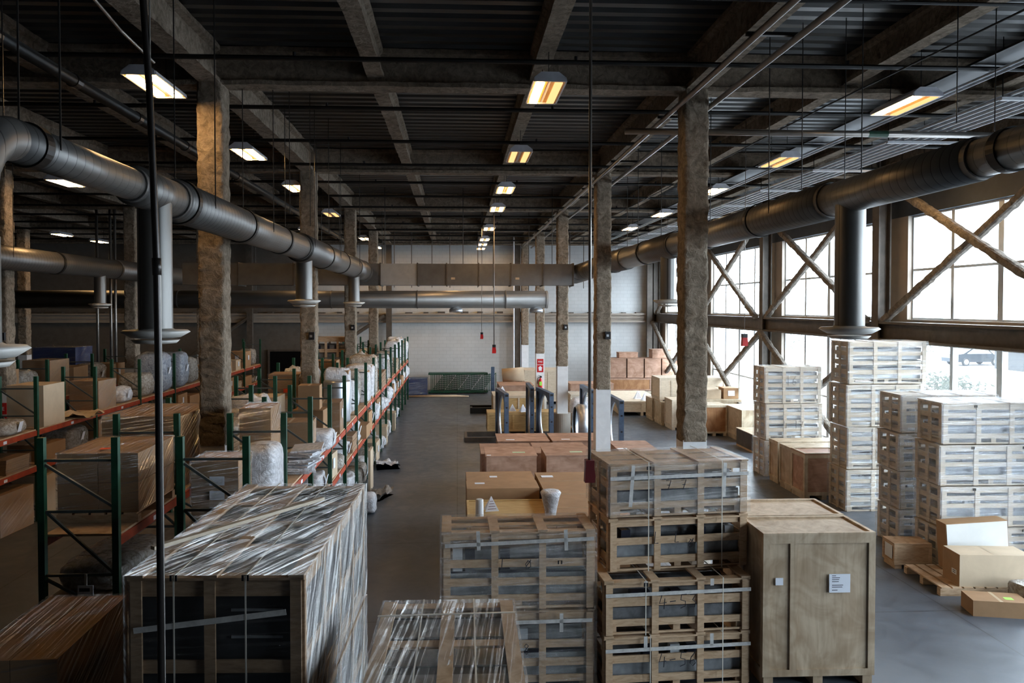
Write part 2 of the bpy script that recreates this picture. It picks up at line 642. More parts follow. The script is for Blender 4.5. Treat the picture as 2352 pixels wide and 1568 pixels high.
DIG = {
    '0': [[(.5, 1), (.15, .7), (.15, .3), (.5, 0), (.85, .3), (.85, .7), (.5, 1)]],
    '1': [[(.2, .75), (.55, 1), (.5, 0)]],
    '3': [[(.1, .95), (.75, .95), (.4, .58), (.8, .4), (.65, .05), (.1, .05)]],
    '4': [[(.35, 1), (.05, .4), (.9, .45)], [(.7, .75), (.6, 0)]],
    '5': [[(.9, 1), (.3, 1), (.2, .6), (.75, .5), (.75, .15), (.15, 0)]],
    '6': [[(.75, 1), (.25, .6), (.15, .2), (.5, 0), (.8, .2), (.6, .45), (.2, .35)]],
    '7': [[(.1, .95), (.9, .95), (.4, 0)], [(.3, .5), (.8, .5)]],
    '8': [[(.5, .55), (.2, .8), (.5, 1), (.8, .8), (.5, .55), (.15, .25), (.5, 0), (.85, .25), (.5, .55)]],
    '-': [[(.1, .5), (.8, .55)]],
    'L': [[(.3, 1), (.15, 0), (.7, .02)]],
    'o': [[(.5, .8), (.1, .5), (.4, .1), (.85, .3), (.8, .7), (.4, .85)], [(.2, .3), (.9, .9)]],
}


def handwrite(s, size, parent, loc, r=0.0055, adv=0.75):
    st = []
    for i, ch in enumerate(s):
        for k in DIG.get(ch, []):
            st.append([(x * .62 + i * adv - len(s) * adv / 2, y - .5) for x, y in k])
    return scribble(st, size, r, 'ink', parent, loc)

# ------------------------------------------------------------------ the building
Y0, Y1, XL = -7.0, 43.0, -27.0
DECK = 8.66


def struct(o, label, cat):
    return tag(o, label, cat, None, 'structure')


o = MB().box(XL, WALL_X + .3, Y0, Y1, -0.2, 0).build('floor', 'concrete')
struct(o, 'grey polished concrete warehouse floor with saw-cut joints', 'floor')

# corrugated roof deck, ribs running across the hall
prof = []
y = Y0
while y < Y1:
    prof += [(y, DECK), (y + .13, DECK), (y + .17, DECK + .075), (y + .27, DECK + .075)]
    y += .31
prof.append((Y1 + .3, DECK))
m = MB()
vs = [(XL, a, z) for a, z in prof] + [(WALL_X + .3, a, z) for a, z in prof]
k = len(prof)
m._add(vs, [(i, i + 1, k + i + 1, k + i) for i in range(k - 1)])
o = m.build('ceiling', 'roof_deck')
struct(o, 'dark corrugated sheet-metal roof deck above the beams', 'ceiling')

o = MB().box(XL, -8.0, Y1, Y1 + .25, 0, 9.0).build('wall_back', 'wall_shaded')
struct(o, 'far wall stretch behind the left racks, dimness put into its colour', 'wall')
o = MB().box(-8.0, WALL_X + .3, Y1, Y1 + .25, 0, 9.0).build('wall_back', 'wall_panel')
struct(o, 'pale painted block wall at the far end of the hall', 'wall')
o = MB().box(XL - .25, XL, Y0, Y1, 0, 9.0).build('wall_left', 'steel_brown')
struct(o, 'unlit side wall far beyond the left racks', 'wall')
o = MB().box(XL, WALL_X + .3, Y0 - .25, Y0, 0, 9.0).build('wall_front', 'steel_brown')
struct(o, 'wall behind the viewer closing off the hall', 'wall')

m = MB()
T0, T1 = WALL_X, WALL_X + .3
m.box(T0, T1, Y0, Y1, 0, WIN_Z[0][0]).box(T0, T1, Y0, Y1, WIN_Z[0][1], WIN_Z[1][0])
edges = [Y0] + [c for a, b in BAYS for c in (a + .6, b - .6)] + [Y1]
for i in range(0, len(edges), 2):
    for z0, z1 in WIN_Z:
        m.box(T0, T1, edges[i], edges[i + 1], z0, z1)
o = m.build('wall_right', 'pier_panel')
struct(MB().box(T0, T1, Y0, Y1, WIN_Z[1][1], 9.0).build('shaded_wall_1', 'spandrel_shaded'), 'wall band above the upper windows, coloured dark for duct shade', 'wall')
struct(o, 'taupe window wall with tall openings between steel columns', 'wall')

ORD = ['first', 'second', 'third', 'fourth', 'fifth', 'sixth', 'seventh', 'eighth', 'ninth', 'tenth', 'eleventh', 'twelfth',
       'thirteenth', 'fourteenth', 'fifteenth', 'sixteenth', 'seventeenth']
n_w = 0
for bi, (a, b) in enumerate(BAYS):
    for li, (z0, z1) in enumerate(WIN_Z):
        n_w += 1
        t = bpy.data.objects.new('window_%d' % n_w, None)
        C.objects.link(t)
        t.location = (WALL_X + .12, 0, 0)
        struct(t, 'tall %s window with four panes across, %s bay along the window wall' % (['lower', 'upper'][li], ORD[bi]), 'window')
        m = MB()
        ya, yb = a + .6, b - .6
        for i in range(5):
            yy = ya + (yb - ya) * i / 4
            h = .05 if i in (0, 4) else (.085 if i == 2 else .055)
            m.box(0, .13, max(ya, yy - h), min(yb, yy + h), z0, z1)
        zm = 5.62 if li else 1.85
        for zz, h in ((z0, .05), (z1, .05), (zm, .03)):
            m.box(.01, .12, ya, yb, max(z0, zz - h), min(z1, zz + h))
        m.build('window_frame', 'window_frame', t)
        MB()._add([(.06, ya, z0), (.06, yb, z0), (.06, yb, z1), (.06, ya, z1)], [(0, 1, 2, 3)]).build('glass', 'window_glass', t)


def lumpy_bar(p, q, w, d, amp, step=.12, nper=16, up=(0, 1, 0), seed=0, round_=.25):
    """sprayed-on fireproofing: a rounded rectangular bar with an uneven surface"""
    p, q = Vector(p), Vector(q)
    ax = (q - p)
    L = ax.length
    ax.normalize()
    u = Vector(up)
    s = ax.cross(u)
    if s.length < 1e-4:
        s = ax.cross(Vector((1, 0, 0)))
    s.normalize()
    u = s.cross(ax)
    rings = max(2, int(L / step))
    vs, fs = [], []
    for i in range(rings + 1):
        c = p + ax * (L * i / rings)
        for k in range(nper):
            a = 2 * PI * (k + .5) / nper
            ca, sa = math.cos(a), math.sin(a)
            e = round_
            x = math.copysign(abs(ca) ** e, ca) * w / 2
            y_ = math.copysign(abs(sa) ** e, sa) * d / 2
            pt = c + s * x + u * y_
            nz = noise.fractal(pt * 5.5 + Vector((seed, 0, 0)), 0.8, 2.1, 5)
            pt += (s * x / w + u * y_ / d) * 2 * amp * nz
            vs.append(pt)
    for i in range(rings):
        for k in range(nper):
            k2 = (k + 1) % nper
            fs.append((i * nper + k, i * nper + k2, (i + 1) * nper + k2, (i + 1) * nper + k))
    fs.append(tuple(range(nper))[::-1])
    fs.append(tuple(rings * nper + k for k in range(nper)))
    return MB()._add(vs, fs)


# interior columns: round concrete pier, white boxed base, sprayed fireproofing above
def col_meshes(w=.40, top=8.1, seed=0):
    up = lumpy_bar((0, 0, 2.56), (0, 0, top), w, w, .018, .05, 32, (0, 1, 0), seed)
    return (up.mesh('fireproofing', 'fireproofing'),
            MB().box(-.19, .19, -.19, .19, .88, 2.58).mesh('white_casing', 'white_paint'),
            MB().lathe([(0, 0), (.31, 0), (.31, .88), (0, .88)], n=28).mesh('concrete_pier', 'pier_panel'))


CM = [col_meshes(.40, 8.1, s) for s in (0, 7.3, 13.1)]
COL_Y = [4.5, 12.1, 19.7, 27.3, 34.7, 42.4]
COLROWS = [(3.75, 'right of the aisle', COL_Y[1:]), (-3.75, 'left of the aisle, behind the near rack', COL_Y[1:5]),
           (-11.3, 'beyond the far-left rack', COL_Y[1:5]), (-19.0, 'deep in the dark left side', COL_Y[2:5])]
BOXED = {(3.75, 19.7), (3.75, 27.3), (-3.75, 19.7), (-3.75, 27.3), (-11.3, 19.7)}
for X, where, ys in COLROWS:
    for i, Y in enumerate(ys):
        far = ['nearest', 'second', 'third', 'fourth', 'fifth', 'sixth', 'seventh'][i]
        t = thing('column', 'sprayed square column with white base, %s of the row %s' % (far, where), 'column', (X, Y, 0), kind='structure')
        ms = CM[i % 3]
        for me in ms:
            c = bpy.data.objects.new(me.name.split('.')[0], me)
            C.objects.link(c)
            c.parent = t
        if (X, Y) in BOXED:
            b = MB().box(.03, .17, -.27, -.19, 3.86, 4.05).build('junction_box', 'black_plastic', t)
            MB().box(.06, .12, -.285, -.27, 3.92, 3.98).build('socket', 'zinc', b)

# roof beams
def i_beam(p, q, w, h, mat, name, label, fl=.07):
    p, q = Vector(p), Vector(q)
    d = (q - p).normalized()
    s = d.cross(Vector((0, 0, 1)))
    out = [(-w / 2, 0), (w / 2, 0), (w / 2, fl), (.07, fl + .03), (.07, h - fl - .03), (w / 2, h - fl), (w / 2, h), (-w / 2, h),
           (-w / 2, h - fl), (-.07, h - fl - .03), (-.07, fl + .03), (-w / 2, fl)]
    L = (q - p).length
    nseg = max(2, int(L / .25))
    vs, fs = [], []
    n = len(out)
    for i in range(nseg + 1):
        c = p + d * (L * i / nseg)
        for x, z in out:
            pt = c + s * x + Vector((0, 0, z))
            nz = noise.fractal(pt * 3.3, 1.0, 2.1, 3)
            vs.append(pt + Vector((0, 0, 1)) * nz * .012 + s * nz * .012)
    for i in range(nseg):
        for k in range(n):
            k2 = (k + 1) % n
            fs.append((i * n + k, i * n + k2, (i + 1) * n + k2, (i + 1) * n + k))
    fs.append(tuple(range(n))[::-1])
    fs.append(tuple(nseg * n + k for k in range(n)))
    o = MB()._add(vs, fs).build(name, mat)
    return struct(o, label, 'beam')


for i, Y in enumerate([-3.1] + [4.5, 12.1, 19.7, 27.3, 34.7, 42.4]):
    i_beam((XL, Y, 8.07), (WALL_X, Y, 8.07), .34, .58, 'fireproofing_dark', 'cross_beam', 'sprayed steel roof beam crossing the hall, %s column line from the viewer' % ORD[i])
k = 0
for i in range(-9, 5):
    X = 1.25 + 2.5 * i
    main = abs((X + 3.75) % 7.5) < .01 or abs((X + 3.75) % 7.5 - 7.5) < .01
    side = 'left' if X < 0 else 'right'
    nth = ORD[int((abs(X) - 1.25) / 2.5 + .1)]
    i_beam((X, Y0, 8.10 if main else 8.22), (X, Y1, 8.10 if main else 8.22), .32 if main else .24, .56 if main else .44, 'fireproofing', 'roof_beam',
           '%s sprayed roof beam running lengthwise, %s to the %s of the aisle' % ('heavy' if main else 'slim', nth, side))

# window wall: steel columns, mid-height beam, diagonal bracing
for i, Y in enumerate([-3.1, 4.5] + COL_Y[1:5] + [42.6]):
    m = MB()
    m.box(10.98, 11.02, Y - .16, Y + .16, 0, 8.6).box(11.28, 11.32, Y - .16, Y + .16, 0, 8.6).box(11.02, 11.28, Y - .02, Y + .02, 0, 8.6)
    m.box(10.9, 11.4, Y - .25, Y + .25, 0, .03)
    o = m.build('wall_column', 'steel_brown')
    struct(o, 'brown steel column standing against the window wall, %s from the viewer' % ORD[i], 'column')
o = MB()
o.box(11.0, 11.3, Y0, Y1, 4.24, 4.30).box(11.0, 11.3, Y0, Y1, 3.80, 3.86).box(11.13, 11.17, Y0, Y1, 3.86, 4.24)
o = o.build('girt_beam', 'steel_brown')
struct(o, 'brown steel beam along the window wall between upper and lower windows', 'beam')
bs = 0
for bi, (a, b) in enumerate(BAYS):
    for li, (z0, z1) in enumerate(((.15, 3.8), (4.32, 8.1))):
        for di in (0, 1):
            p, q = ((10.86 if di else 11.1, a + .2, z0 if di else z1), (10.86 if di else 11.1, b - .2, z1 if di else z0))
            o = lumpy_bar(p, q, .19, .19, .02, .12, 10, (1, 0, 0), bs, .6).build('wind_brace', 'fireproofing_grey')
            bs += 3
            struct(o, '%s diagonal brace %s towards the far end, %s bay of the window wall' % (['lower', 'upper'][li], ['falling', 'rising'][di], ORD[bi]), 'brace')

# far wall: ledge beam, columns, diagonals, door
m = MB()
m.box(XL, 10.9, Y1 - .35, Y1 - .02, 3.80, 3.88).box(XL, 10.9, Y1 - .35, Y1 - .02, 4.22, 4.30).box(XL, 10.9, Y1 - .2, Y1 - .14, 3.88, 4.22)
m.box(XL, 10.9, Y1 - .30, Y1 - .24, 4.02, 4.07)
o = m.build('girt_beam', 'pier_panel')
struct(o, 'grey double-flanged ledge beam across the far wall', 'beam')
r_ = random.Random(4)
m = MB()
x = XL + .3
while x < 10.5:
    wdt = r_.uniform(.2, .5)
    m.box(x, x + wdt, Y1 - .33, Y1 - .04, 4.301, 4.301 + r_.uniform(.05, .11))
    x += wdt + r_.uniform(.5, .9)
o = m.build('fireproofing_lumps', 'steel_brown')
tag(o, 'lumps of fireproofing left along the top of the far ledge beam', 'debris', None, 'stuff')
for i, X in enumerate((10.75, 3.35, -3.75, -11.3, -17.5)):
    o = MB().box(X - .15, X + .15, Y1 - .6, Y1 - .36, 0, 8.1).build('wall_column', 'steel_brown')
    struct(o, 'brown steel column on the far wall, %s from the window side' % ORD[i], 'column')
for i, (xa, xb) in enumerate(((-11.2, -16.8), (-4.0, -7.6))):
    o = lumpy_bar((xa, Y1 - .5, 4.2), (xb, Y1 - .5, .4 if i == 0 else 4.2 - 2.4), .2, .2, .015, .2, 8, (0, 1, 0), i, .6).build('wind_brace', 'steel_brown')
    struct(o, 'dark diagonal brace on the %s of the far wall' % ['shaded left stretch', 'stretch near the green rack end'][i], 'brace')
t = bpy.data.objects.new('door_1', None)
C.objects.link(t)
t.location = (-9.4, Y1 - .03, 0)
struct(t, 'dark open doorway in the shaded far wall', 'door')
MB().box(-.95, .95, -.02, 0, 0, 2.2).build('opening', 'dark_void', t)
m = MB().box(-1.05, -.95, -.08, 0, 0, 2.3).box(.95, 1.05, -.08, 0, 0, 2.3).box(-.95, .95, -.08, 0, 2.2, 2.3)
m.build('door_frame', 'steel_brown', t)
o = MB().path([(3.12, Y1 - .75, 0), (3.12, Y1 - .75, 8.6)], .045, 8).build('downpipe', 'white_paint')
tag(o, 'thin white pipe running up the far wall column', 'pipe')

# ------------------------------------------------------------------ ducts


def ring_strap(x, z, y, r, wdt=.05):
    m = MB()
    n = 32
    vs, fs = [], []
    for yy, rr in ((y - wdt, r), (y - wdt, r + .014), (y + wdt, r + .014), (y + wdt, r)):
        for k in range(n):
            a = 2 * PI * k / n
            vs.append((x + rr * math.cos(a), yy, z + rr * math.sin(a)))
    for i in range(3):
        for k in range(n):
            fs.append((i * n + k, i * n + (k + 1) % n, (i + 1) * n + (k + 1) % n, (i + 1) * n + k))
    return m._add(vs, fs)


def duct_run(name, label, x, z, segs, drops, rods, elbow=None, strap_at=()):
    """segs: (y0, y1, radius) from the viewer outwards; drops: (y, z of the dish)"""
    t = thing(name, label, 'duct', (0, 0, 0))
    for (a, b, rr) in segs:
        MB().path([(x, a, z), (x, b, z)], rr, 36, True).build('duct_segment', 'spiral_duct', t, True)
        ring_strap(x, z, b - .03, rr + .004).build('joint_ring', 'duct_dark', t)
    for (yy, rr) in strap_at:
        ring_strap(x, z, yy, rr).build('hanger_strap', 'black_pipe', t)
    for (yy, zd, rr) in drops:
        zt = z if rr > .15 else z
        MB().path([(x, yy, zd + .06), (x, yy, zt)], .167, 28, False).build('drop_pipe', 'spiral_duct', t, True)
        if zt:
            dd = MB().lathe([(.15, .10), (.19, .08), (.31, .075), (.335, .055), (.24, .0), (.17, -.01), (.17, .06)], (x, yy, zd), 36).build('diffuser', 'dish_white', t, True)
            MB().lathe([(.0, -.045), (.20, -.04), (.235, -.025), (.20, -.06), (0, -.075)], (x, yy, zd), 30).build('baffle_plate', 'dish_white', dd, True)
    for yy in rods:
        for sx in (-1, 1):
            rr = [s[2] for s in segs if s[0] <= yy <= s[1]] or [.3]
            MB().path([(x + sx * rr[0], yy, z), (x + sx * rr[0], yy, DECK)], .008, 5, False).build('hanger_rod', 'black_pipe', t)
    return t


DXL, DZL = -3.1, 5.86
t = duct_run('air_duct', 'long spiral air duct left of the aisle, growing wider towards the far end', DXL, DZL,
             [(5.5, 7.55, .15), (7.55, 8.6, .195), (8.6, 15.3, .235), (15.3, 23.0, .29), (23.0, 25.2, .315)],
             [(8.06, 4.38, .2), (15.75, 4.75, .24), (23.3, 4.75, .3)], (5.9, 9.3, 12.2, 15.4, 18.8, 22.4), strap_at=((5.75, .152), (8.75, .24), (11.2, .238), (13.6, .238), (17.8, .293), (20.4, .293)))
pts = [(DXL, 5.5, DZL)] + [(DXL, 5.5 - .43 * math.sin(a), DZL - .43 + .43 * math.cos(a)) for a in [PI / 8 * i for i in range(1, 5)]] + [(DXL, 5.07, 5.1)]
MB().path(pts, .152, 30, False).build('elbow', 'spiral_duct', t, True)
MB().path([(DXL, 5.07, 4.43), (DXL, 5.07, 5.15)], .16, 30, False).build('drop_pipe', 'spiral_duct', t, True)
d = MB().lathe([(.15, .10), (.19, .08), (.30, .075), (.325, .055), (.24, .0), (.17, -.01), (.17, .06)], (DXL, 5.07, 4.37), 36).build('diffuser', 'dish_white', t, True)
MB().lathe([(.0, -.045), (.20, -.04), (.235, -.025), (.20, -.06), (0, -.075)], (DXL, 5.07, 4.37), 30).build('baffle_plate', 'dish_white', d, True)
pts = [(DXL, 25.2, DZL), (DXL, 25.60, DZL - .05)]
MB().path(pts, .32, 30, False).build('elbow', 'spiral_duct', t, True)

DXR, DZR = 4.6, 6.0
t = duct_run('air_duct', 'long dark spiral air duct right of the aisle near the window wall', DXR, DZR,
             [(2.0, 6.6, .17), (6.6, 9.3, .20), (9.3, 16.0, .235), (16.0, 20.6, .28), (20.6, 24.9, .31)],
             [(8.8, 4.38, .2), (16.55, 4.76, .28)], (5.2, 10.6, 14.5, 18.2, 22.0), strap_at=((6.2, .175), (11.5, .24), (13.8, .24), (18.4, .285), (22.2, .315)))
pts = [(DXR, 24.9, DZR), (DXR, 25.3, DZR), (DXR - .15, 25.75, DZR - .08), (DXR - .38, 26.0, DZR - .16), (DXR - .58, 26.1, DZR - .22), (DXR - .67, 26.1, DZR - .22)]
MB().path(pts, .315, 30, False).build('elbow', 'spiral_duct', t, True)

t = duct_run('air_duct', 'dim round air duct running above the far-left rack', -10.7, 5.85,
             [(6.0, 17.0, .25), (17.0, 24.6, .29), (24.6, 30.5, .31)], [(23.6, 4.7, .29)], (12.0, 18.6, 26.0), strap_at=((14.0, .255), (21.0, .295)))

t = thing('air_duct', 'rectangular sheet-metal duct crossing the hall in front of the round duct', 'duct', (0, 26.1, 5.76))
xs = [-9.0, -7.2, -5.4, -3.6, -2.55, -1.32, -.35, .72, 1.8, 2.88, 3.9]
for i in range(len(xs) - 1):
    mt = 'duct_panel' if abs(xs[i] + 2.55) < .01 else 'duct_dark'
    p_ = MB().box(xs[i] + .01, xs[i + 1] - .01, -.45, .45, -.355, .355).build('duct_section', mt, t, False, 'pale grey duct section' if mt == 'duct_panel' else None)
    MB().box(xs[i + 1] - .02, xs[i + 1] + .02, -.48, .48, -.385, .385).build('flange', 'steel_brown', p_)
    if i in (6, 8):
        MB().box(xs[i] + .15, xs[i] + .28, -.455, -.45, -.17, -.1).build('paper_tag', 'cardboard_pale', p_)
for hx in (-4.5, -2.4, .2, 3.2):
    MB().path([(hx, -.30, .35), (hx, -.30, 2.9)], .012, 6).build('hanger_rod', 'black_pipe', t)

t = thing('air_duct', 'big round duct with a capped end lying across the hall near the far wall', 'duct', (0, 31.0, 4.97))
MB().path([(-17.5, 0, 0), (3.6, 0, 0)], .35, 40, True).build('duct_segment', 'spiral_duct', t, True)
MB().path([(3.58, 0, 0), (3.66, 0, 0)], .36, 40, True).build('end_cap', 'duct_panel', t, False)
for i, X in enumerate((-11.0, -5.0, -1.6, 1.95)):
    m = ring_strap(0, 0, X, .352, .02)
    m.v = [(b_, a_, c_) for a_, b_, c_ in m.v]
    m.build('joint_ring', 'duct_dark', t)
for X in (-.05, 3.2):
    MB().lathe([(.06, -.28), (.16, -.30), (.27, -.40), (.27, -.52), (.24, -.52), (.2, -.45), (0, -.45)], (X, 0, 0), 28).build('cone_outlet', 'zinc', t, True)
for X in (-8, -3, 1.0, 2.9):
    MB().path([(X, 0, .34), (X, 0, 3.6)], .012, 6).build('hanger_rod', 'black_pipe', t)

# ------------------------------------------------------------------ pipes under the roof
pipe_n = 0


def pipe(name, label, pts, r, mat='black_pipe', n=8, couplings=0):
    o = MB().path(pts, r, n).build(name, mat, None, n > 8)
    return tag(o, label, 'pipe')


for i in range(12):
    Y = 10.35 + 2.55 * i
    o = pipe('sprinkler_pipe', 'thin black sprinkler line crossing under the roof, %s from the viewer' % ORD[i], [(XL + .2, Y, 7.98), (10.8, Y, 7.98)], .035)
    m = MB()
    for k in range(4):
        X = -5.9 + 3.75 * k
        MB().path([(X, Y, 7.98), (X, Y, 8.06)], .022, 6).build('sprinkler_head', 'black_plastic', o)
pipe('sprinkler_pipe', 'slender dark line crossing the top edge above the near roof bay', [(XL + .2, 8.4, 8.08), (10.8, 8.4, 8.08)], .022)
t = thing('pipe_pair', 'pair of long tan steel pipes clipped under the heavy beam right of the aisle', 'pipe', (0, 0, 0))
for X in (3.49, 4.01):
    MB().path([(X, 2.0, 7.86), (X, 15.0, 7.86), (X, 41.5, 7.86)], .042, 10).build('pipe', 'conduit_steel', t, True)
for Y in range(5, 41, 4):
    MB().box(3.42, 4.08, Y - .03, Y + .03, 7.90, 7.94).build('pipe_clip', 'black_pipe', t)
o = pipe('water_main', 'pale grey pipe crossing behind the nearest right column towards the windows', [(2.9, 13.2, 7.72), (10.6, 13.2, 7.72)], .055, 'conduit_steel', 12)
MB().path([(7.2, 13.2, 7.72), (7.55, 13.2, 7.72)], .058, 12).build('coupling', 'rack_green', o, False, 'green sleeve')
o = pipe('sprinkler_main', 'thick black pipe running lengthwise under the dark left roof', [(-5.35, 3.0, 7.85), (-5.35, 41.0, 7.85)], .085, 'black_pipe', 14)
for Y in (7.3, 9.2, 11.1, 13.2, 15.5, 19):
    MB().path([(-5.35, Y - .07, 7.85), (-5.35, Y + .07, 7.85)], .10, 14).build('coupling', 'dark_conduit', o)
pipe('conduit', 'short slim steel conduit slanting above the near left lamp', [(-3.6, 6.9, 7.9), (-3.9, 9.2, 7.9), (-3.95, 10.3, 7.88)], .018, 'conduit_steel')
t = thing('conduit_rack', 'bank of parallel steel conduits on struts running towards the windows', 'conduit', (0, 0, 0))
for k in range(6):
    MB().path([(8.15 + .17 * k, 2.0, 7.82), (8.15 + .17 * k, 41.0, 7.82)], .032, 8).build('conduit', 'zinc', t, True)
for Y in range(5, 41, 3):
    MB().box(8.0, 9.4, Y - .03, Y + .03, 7.73, 7.775).build('strut', 'white_paint', t)
    for X in (8.03, 9.37):
        MB().path([(X, Y, 7.75), (X, Y, DECK)], .008, 5, False).build('hanger_rod', 'black_pipe', t)
t = thing('conduit_rack', 'two thin conduits on a dark tray above the bank of parallel conduits', 'conduit', (0, 0, 0))
for k in range(2):
    MB().path([(7.35 + .12 * k, 2.0, 7.91), (7.35 + .12 * k, 41.0, 7.91)], .022, 8).build('conduit', 'zinc', t, True)
MB().box(7.1, 7.7, 2, 41, 8.025, 8.055).build('tray', 'black_pipe', t)
pipe('cable', 'thin black cable slanting up to the right under the roof', [(5.2, 36.0, 7.85), (5.9, 12.0, 7.90), (6.4, 4.0, 7.92)], .014)
for i, (X, Y) in enumerate(((-13.25, 29.0), (-12.9, 29.3), (-12.6, 29.0))):
    pipe('riser_pipe', 'upright %s standpipe in the cluster by the far-left column' % ['outer', 'middle', 'inner'][i], [(X, Y, 0), (X, Y, 8.6)], .05, 'conduit_steel', 10)
for i, (px_x, Y) in enumerate(((-1.2, 37.0), (-.35, 37.5), (1.0, 37.0), (1.75, 37.2), (5.0, 38.0), (5.6, 38.0), (6.4, 38.65), (7.0, 38.2), (-3.0, 37.0), (-2.2, 37.4))):
    pipe('hanger_rod', 'thin dark hanging rod before the upper far wall, %s of the scattered rods' % ORD[i], [(px_x, Y, 5.6), (px_x, Y, DECK + .02)], .02, 'steel_brown', 6)

for i, (X, Y, zb) in enumerate(((5.05, 9.4, 6.3), (5.35, 10.4, 6.35), (7.3, 13.6, 6.6), (6.0, 9.0, 6.9), (7.05, 9.8, 7.0), (-4.9, 8.6, 6.1), (-2.7, 12.6, 6.2), (-2.75, 14.6, 6.2), (-2.7, 16.4, 6.2))):
    pipe('hanger_wire', 'thin dark wire dropping from the roof, %s of the loose wires' % ORD[i], [(X, Y, zb), (X, Y, DECK + .09)], .007, 'black_pipe', 5)
# dark vertical conduit close to the viewer, pole with a red control box, other pendants
t = thing('vertical_conduit', 'tall dark conduit pole rising past the big wrapped crate at the left', 'pipe', (0, 0, 0))
MB().path([(-2.27, 5.55, 8.66), (-2.22, 5.55, 7.2), (-2.16, 5.55, 6.2), (-2.125, 5.55, 5.05), (-2.12, 5.55, 4.4), (-2.12, 5.55, 0)], .024, 14).build('pole', 'dark_conduit', t, True)
MB().path([(-2.125, 5.55, 5.04), (-2.122, 5.55, 4.92)], .031, 14).build('coupling', 'dark_conduit', t, True)
MB().path([(-2.155, 5.55, 8.66), (-2.155, 5.55, 6.0), (-2.102, 5.56, 4.9), (-2.09, 5.55, 0)], .006, 6).build('wire', 'conduit_steel', t)  # pale wire, also standing in for the pole's window-lit right edge


def pendant(x, y, z, rr, label, s=1.0, mat='red_plastic', rodmat='conduit_steel'):
    t = thing('pendant_control', label, 'pendant', (x, y, z))
    MB().path([(0, 0, .16 * s), (0, 0, DECK - z)], rr, 10).build('pole', rodmat, t, True)
    b = MB().prism([(-.06 * s, -.09 * s), (-.05 * s, .09 * s), (.05 * s, .09 * s), (.065 * s, -.02 * s), (.055 * s, -.09 * s)], -.05 * s, .05 * s, 'Y').build('control_box', mat, t)
    MB().box(-.05 * s, .05 * s, -.06 * s, .06 * s, .09 * s, .17 * s).build('cap', 'dark_red' if mat == 'dark_red' else 'black_plastic', b)
    return t


pendant(1.548, 8.9, 2.73, .019, 'steel pole hanging from the roof with a dark red control box at its end', 1.0, 'dark_red')
pendant(6.05, 15.9, 3.95, .006, 'bright red pendant control hanging on a thin wire before the windows', 1.0, 'red_plastic', 'conduit_steel')
pendant(1.22, 25.4, 3.24, .018, 'red pendant control hanging low in the aisle on a pale rod', 1.1)
pendant(.96, 30.0, 3.51, .010, 'small red pendant control hanging farther down the aisle', 1.0)

# ------------------------------------------------------------------ lamps


def make_lamp(dim=False, one=False):
    t = bpy.data.objects.new('high_bay_lamp', None)
    C.objects.link(t)
    L, W_ = .58, .215
    MB().prism([(-W_ - .02, 0), (-W_, .0), (-W_, .02), (W_, .02), (W_, 0), (W_ + .02, 0), (W_ + .01, .05), (.12, .13), (-.12, .13), (-W_ - .01, .05)], -L, L, 'Y').build('housing', 'housing_white', t)
    for s in (-1, 1):
        MB().box(-W_, W_, s * L - .012, s * L + .012, -.005, .05).build('end_plate', 'housing_white', t)
    for s in (-1, 1):
        MB().prism([(s * W_, .018), (s * W_, .003), (s * .02, .015), (s * .02, .018)], -L + .02, L - .02, 'Y').build('reflector', 'amber_reflector', t)
        on = not dim and not (one and s > 0)
        MB().box(s * .125 - .055, s * .125 + .055, -L + .05, L - .05, -.012, .002).build('lamp_tube', 'lamp_glow' if on else 'lamp_dim', t)
    return t


protos = {}
LAMPS = []
for i, (Y, k) in enumerate(((11.05, 'one'), (15.8, 'dim'), (20.3, 'full'), (24.3, 'full'), (30.5, 'full'), (35.4, 'full'), (38.2, 'full'), (41.0, 'full'))):
    LAMPS.append((1.27, Y, k, 'over the aisle', i))
for i, (Y, k) in enumerate(((11.0, 'full'), (15.8, 'full'), (20.28, 'full'), (26.0, 'dim'), (35.3, 'full'), (40.5, 'full'))):
    LAMPS.append((-4.2, Y, k, 'above the near left rack', i))
for i, (Y, k) in enumerate(((11.5, 'one'), (16.1, 'dim'), (20.3, 'full'), (25.5, 'full'), (30.2, 'full'), (36.0, 'full'))):
    LAMPS.append((6.85, Y, k, 'between the right columns and the windows', i))
for i, (Y, k) in enumerate(((16.3, 'full'), (24.0, 'dim'), (29.0, 'dim'))):
    LAMPS.append((9.9, Y, k, 'closest to the windows', i))
for i, (X, Y, k) in enumerate(((-9.75, 19.7, 'full'), (-6.1, 31.5, 'full'), (-17.0, 34.0, 'full'), (-17.0, 37.5, 'full'))):
    LAMPS.append((X, Y, k, 'in the dark left half', i))
for X, Y, k, where, i in LAMPS:
    if k not in protos:
        o = protos[k] = make_lamp(k == 'dim', k == 'one')
    else:
        o = copy_tree(protos[k])
    o.location = (X, Y, 7.76)
    for s_ in (-1, 1):
        MB().path([(0, s_ * .4, .12), (0, s_ * .4, .455 if X == 1.27 else .89)], .006, 5, False).build('suspension_cable', 'black_pipe', o)
    tag(o, '%s hanging warehouse lamp %s, %s from the viewer' % ({'one': 'half-bright', 'dim': 'dull amber', 'full': 'bright'}[k], where, ORD[i]), 'lamp', 'hanging high-bay lamps')

# ------------------------------------------------------------------ builders for the goods


